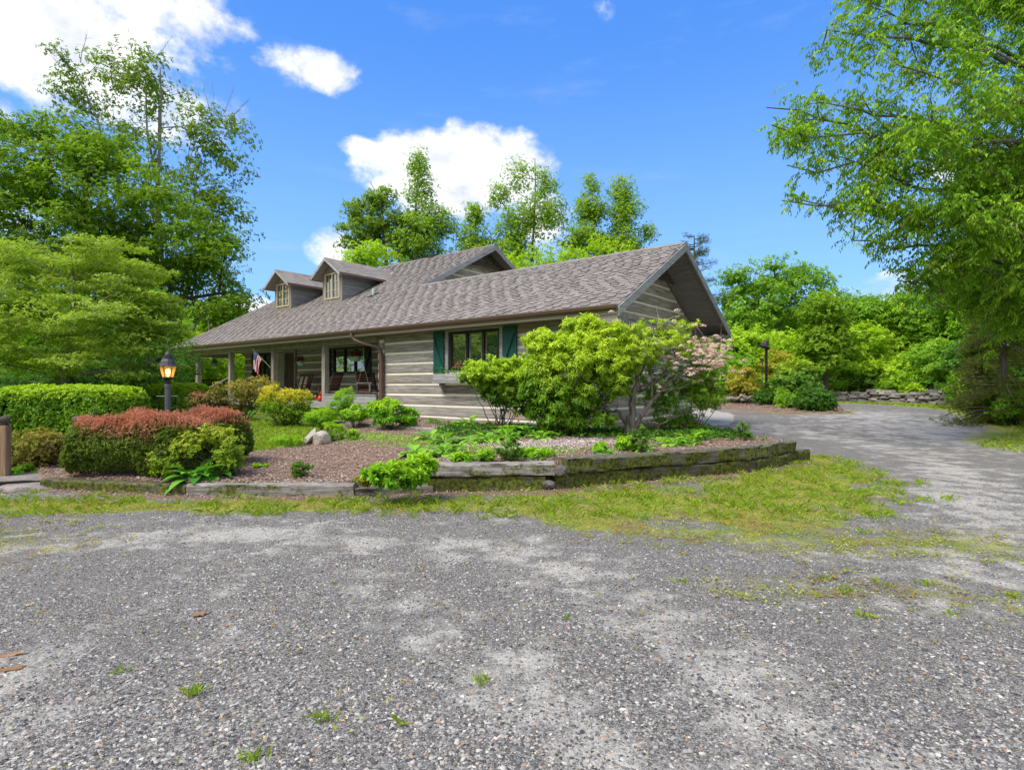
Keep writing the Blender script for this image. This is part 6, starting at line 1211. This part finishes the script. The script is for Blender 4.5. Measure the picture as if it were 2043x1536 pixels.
clumpy('primrose_patch', 'bright green leafy patch just behind the left end of the stacked timbers', 'plant', 835, 935, 36, 20, 9.3, M['peony'], 240, 6, .11, .045, 61, tipfn=ty_, elev=.6)
clumpy('low_plant', 'pale yellow green plant at the left end of the bright leafy patch', 'plant', 728, 958, 16, 9, 8.9, M['weed'], 120, 6, .05, .025, 62)
clumpy('seedling', 'small lone dark green seedling on the open mulch', 'plant', 600, 936, 17, 16, 9.2, M['rhodo'], 110, 6, .05, .024, 63)
clumpy('low_plant', 'low yellow green plants behind the middle timber, left one', 'plant', 925, 912, 22, 9, 10.0, M['peony'], 110, 6, .07, .035, 64, tipfn=ty_)
clumpy('low_plant', 'yellow green plant behind the upper silvery timber', 'plant', 968, 908, 16, 11, 10.0, M['peony'], 110, 6, .07, .03, 65, tipfn=ty_)
clumpy('low_plant', 'upright mid green plant behind the upper silvery timber', 'plant', 1015, 900, 20, 20, 10.3, M['rhodo'], 160, 6, .06, .026, 66)
clumpy('low_plant', 'low spreading light green plant left of the wedged stone', 'plant', 1075, 905, 34, 10, 10.0, M['peony'], 170, 6, .07, .03, 67, tipfn=ty_)
clumpy('mint_plant', 'dense upright mint like plant behind the long mossy timber', 'plant', 1278, 880, 15, 24, 10.9, M['rhodo'], 200, 6, .05, .022, 68)
clumpy('low_plant', 'leafy plant left of the mint like one', 'plant', 1247, 885, 20, 14, 10.9, M['peony'], 130, 6, .08, .035, 69, tipfn=ty_)
clumpy('low_plant', 'tiny clump of leaves on the mulch behind the moss and lichen timber', 'plant', 1198, 893, 14, 9, 10.4, M['peony'], 70, 6, .07, .035, 70, tipfn=ty_)
clumpy('young_shrub', 'little upright shrub standing alone near the right corner of the bed', 'shrub', 1485, 862, 14, 17, 12.6, M['rhodo'], 130, 6, .05, .022, 71)
clumpy('young_shrub', 'tiny round shrub left of the upright one near the right corner', 'shrub', 1452, 869, 8, 7, 12.6, M['rhodo'], 70, 6, .04, .02, 72)
clumpy('fern', 'light fern beside the broad pale plants right of the gnarled trunk', 'fern', 1400, 868, 18, 10, 12.6, M['peony'], 160, 8, .07, .014, 73)
clumpy('low_plant', 'small plant by the broken timber in front of the terrace', 'plant', 705, 868, 13, 10, 12.8, M['peony'], 70, 6, .07, .03, 74, tipfn=ty_)
clumpy('fern', 'feathery plants trailing along the lawn edge left of the rock', 'fern', 575, 880, 30, 10, 11.8, M['peony'], 260, 8, .06, .012, 75, tipfn=ty_)
clumpy('fern', 'feathery light green plant right behind the pale rock', 'fern', 665, 862, 22, 18, 13.4, M['peony'], 260, 8, .07, .014, 76, tipfn=ty_)
clumpy('low_plant', 'scattered small green leaves on the mulch by the lower left', 'plant', 520, 928, 14, 4, 9.8, M['peony'], 50, 5, .05, .024, 77, tipfn=ty_)
# low ground cover that nobody could count
rs = np.random.RandomState(77); n = 2600; a = rs.rand(n); path = np.array([gp(u, v, .38)[:2] for u, v in ((690, 872), (760, 878), (830, 890), (920, 900), (1040, 902), (1120, 905))]); t_ = a*(len(path)-1); cx_ = np.interp(t_, range(len(path)), path[:, 0])+rs.normal(0, .35, n); cy_ = np.interp(t_, range(len(path)), path[:, 1])+rs.normal(0, .28, n)
V, r, tt_ = rosettes(np.stack([cx_, cy_, bz(cx_, cy_)+.03*rs.rand(n)], 1), nrm(rs.normal(0, .25, (n, 3))+[0, 0, 1]), 5, .045, .022, rs, .3, 0, rnd=rs.rand(n), tint=rs.rand(n)); o = foliage('ground_cover', [(V, r, tt_)], M['peony'], None); tag(o, 'small light green ground cover between the hostas on the mulch', 'ground cover', kind='stuff')
n = 5200; cx_ = rs.uniform(-1.8, 5.2, n); cy_ = 13.2+rs.normal(0, .55, n)-.1*cx_; k_ = pip(cx_, cy_, BED); cx_ = cx_[k_]; cy_ = cy_[k_]; n = len(cx_)
V, r, tt_ = rosettes(np.stack([cx_, cy_, bz(cx_, cy_)+.12*rs.rand(n)], 1), nrm(rs.normal(0, .3, (n, 3))+[0, 0, 1]), 5, .08, .04, rs, .3, 0, rnd=rs.rand(n), tint=rs.rand(n)**3); o = foliage('ivy', [(V, r, tt_)], M['ivy'], None); tag(o, 'dark ivy like ground cover under the tall shrubs by the house', 'ground cover', kind='stuff')
# ---- hanging baskets, window box flowers
def basket(u, v, yb, label, seed, mat='laurel'):
    p = None
    for yy in (yb,):
        # intersect the view ray with the plane y = yb in the house frame
        d = np.array([(u-CX)/F, 1, (CY-v)/F]); nx_, ny_ = -sin(AL), cos(AL); t_ = (yy+E0[0]*nx_+E0[1]*ny_)/(d[0]*nx_+d[1]*ny_); p = np.array([0, 0, EYE])+d*t_
    root = tag(empty('hanging_basket', p), label, 'hanging basket', 'hanging baskets under the porch roof'); s = MB(); s.lathe([(.07, -.16), (.11, -.14), (.15, .0), (.16, .0), (.16, .02), (.14, .02)], (0, 0, 0), 14); s.build('pot', M['pot'], root, True)
    s = MB()
    for j in range(3): a = j*2.1; s.tube([(.15*cos(a), .15*sin(a), .02), (0, 0, .48), ], .004, 4)
    s.tube([(0, 0, .48), (0, 0, 3.24-p[2])], .004, 4); s.build('hanger', M['rope'], root)
    rs = np.random.RandomState(seed); c = rdir(rs, 150)*np.array([.24, .24, .17])*(rs.rand(150)**.4)[:, None]+[0, 0, .1]; V, r, t_ = rosettes(c, nrm(c+[0, 0, .2]), 5, .07, .03, rs, .3, .4, rnd=rs.rand(150)); foliage('plant', [(V, r, t_)], M[mat], root)
M['plum'] = leafmat('plum_leaf', (.05, .012, .02), (.20, .04, .06), None, None, .3)
basket(599, 722, 1.0, 'green hanging pot with plum flowers left of the thick middle post', 3, 'plum'); basket(711, 712, 1.0, 'green hanging pot with plum flowers in front of the porch window', 4, 'plum'); basket(427, 725, 2.2, 'dark hanging basket between the two leftmost porch posts', 5, 'ivy')
rs = np.random.RandomState(8); n = 220; P = np.array([hw(rs.uniform(-6.2, -4.2), rs.uniform(.25, .47), 1.9+rs.rand()**2*.26) for _ in range(n)]); bb = hw(-5.5, .35, 1.9); root = tag(empty('window_box_plants', bb), 'red flowers and grey green leaves growing in the window box', 'flowers')
V, r, t_ = rosettes(P, nrm(rs.normal(0, .3, (n, 3))+[0, 0, 1]), 5, .06, .035, rs, .5, .1, rnd=rs.rand(n)); foliage('leaves', [(V-bb, r, t_)], M['hosta'], root)
P = np.array([hw(-5.35+rs.normal(0, .05), .28, 2.16+rs.rand()*.08) for _ in range(16)]); V, r, t_ = rosettes(P, nrm(rs.normal(0, .3, (16, 3))+[0, -1, .5]), 5, .03, .028, rs, .3, 0); foliage('blossom', [(V-bb, r, t_)], M['red'], root)
# ---- shrubs across the drive
def bush(name, lab, u, v, ru, rv, Y, mat, n, L, W, seed, grp=None, **kw):
    shrub(name, lab, 'shrub', gb(u, Y), [ell(u, v, Y, ru, rv, ru/F*Y*.8), ell(u-ru*.4, v+rv*.3, Y-.2, ru*.6, rv*.6), ell(u+ru*.4, v+rv*.35, Y-.2, ru*.6, rv*.6)], M[mat], n, 6, L, W, seed, **{**dict(clump=.32, cper=12, tr=.03, surf=.45), **kw})
bush('japanese_maple', 'orange yellow small tree just left of the pole lamp', 1482, 760, 34, 36, 31.5, 'orange', 1300, .16, .07, 90, tipfn=lambda P, hz, nn, rs: rs.rand(len(P))**2*.7, flat=.35)
bush('japanese_maple', 'yellow orange shrub top right of the pole lamp', 1555, 730, 40, 38, 33, 'orange', 1200, .16, .07, 91, tipfn=lambda P, hz, nn, rs: rs.rand(len(P))**2*.5, flat=.35)
bush('viburnum', 'broad dark green bush with bright top right of the pole lamp', 1590, 760, 50, 48, 28.5, 'rhodo', 3000, .16, .075, 92, tipfn=topt(.55, 1.0, .9, .4))
bush('viburnum', 'dark glossy bush at the tip of the mulch island beside the drive', 1625, 795, 36, 26, 25.3, 'mid', 1500, .15, .07, 93)
bush('small_shrub', 'low green shrub at the foot of the pole lamp', 1530, 792, 24, 16, 29.5, 'mid', 700, .13, .06, 94); bush('small_shrub', 'low green shrub in front of the broad dark bush', 1570, 795, 26, 18, 27, 'wood', 800, .13, .06, 95)
bush('small_shrub', 'low fern green shrub behind the dead logs', 1440, 790, 26, 20, 33, 'wood', 700, .14, .05, 96)
def vase(lab, u, Y, v, ru, rv, seed, mat='rhodo'):
    b = gb(u, Y); shrub('rhododendron', lab, 'shrub', b, [ell(u, v, Y, ru, rv, 1.4), ell(u, v+rv*.4, Y, ru*.9, rv*.6, 1.2)], M[mat], 1300, 6, .17, .07, seed, bark='bark_pale', tipfn=topt(.6, 1.0, 1, .3), clump=.26, cper=11, surf=.6, limbs=fans(b, [at(u+du, v+dv, Y) for du, dv in ((-30, 0), (-15, -8), (0, -12), (14, -6), (28, 0), (-20, 10), (20, 10))], .05), group='clipped shrubs behind the stone wall')
vase('round topped shrub on pale forked stems at the left end of the stone wall', 1672, 40.5, 738, 34, 22, 97); vase('wide dark shrub on forked stems behind the left half of the stone wall', 1720, 39, 755, 48, 28, 98)
bush('small_shrub', 'dense green bush behind the middle of the stone wall', 1790, 770, 40, 26, 36, 'wood', 1000, .2, .08, 99); bush('small_shrub', 'leafy bush with white flowers behind the right end of the wall', 1930, 770, 40, 38, 29, 'wood', 1300, .17, .08, 100); bush('small_shrub', 'bright green broad leaved bush at the right edge of the drive', 2020, 805, 40, 28, 19.5, 'peony', 900, .13, .06, 101)
bush('small_shrub', 'dark shrub under the drooping conifer', 1965, 810, 36, 22, 20.5, 'hemlock', 800, .12, .04, 102); bush('small_shrub', 'green bush behind the dense bush at the wall middle', 1850, 775, 44, 28, 34, 'wood2', 1000, .18, .08, 103)
# woodland undergrowth closing the gaps under the far trees
rs = np.random.RandomState(31); n = 9000; a = rs.uniform(-1.0, 1.0, n); d_ = rs.uniform(46, 60, n); P = np.stack([np.sin(a)*d_, np.cos(a)*d_, .4+rs.rand(n)**1.3*3.6], 1); V, r, t_ = rosettes(P, nrm(rs.normal(0, .4, (n, 3))+[0, 0, .8]), 5, .6, .34, rs, .3, .2, rnd=rs.rand(n)); o = foliage('undergrowth', [(V, r, t_)], M['wood2'], None); tag(o, 'bright undergrowth beneath the far trees round the garden', 'undergrowth', kind='stuff')
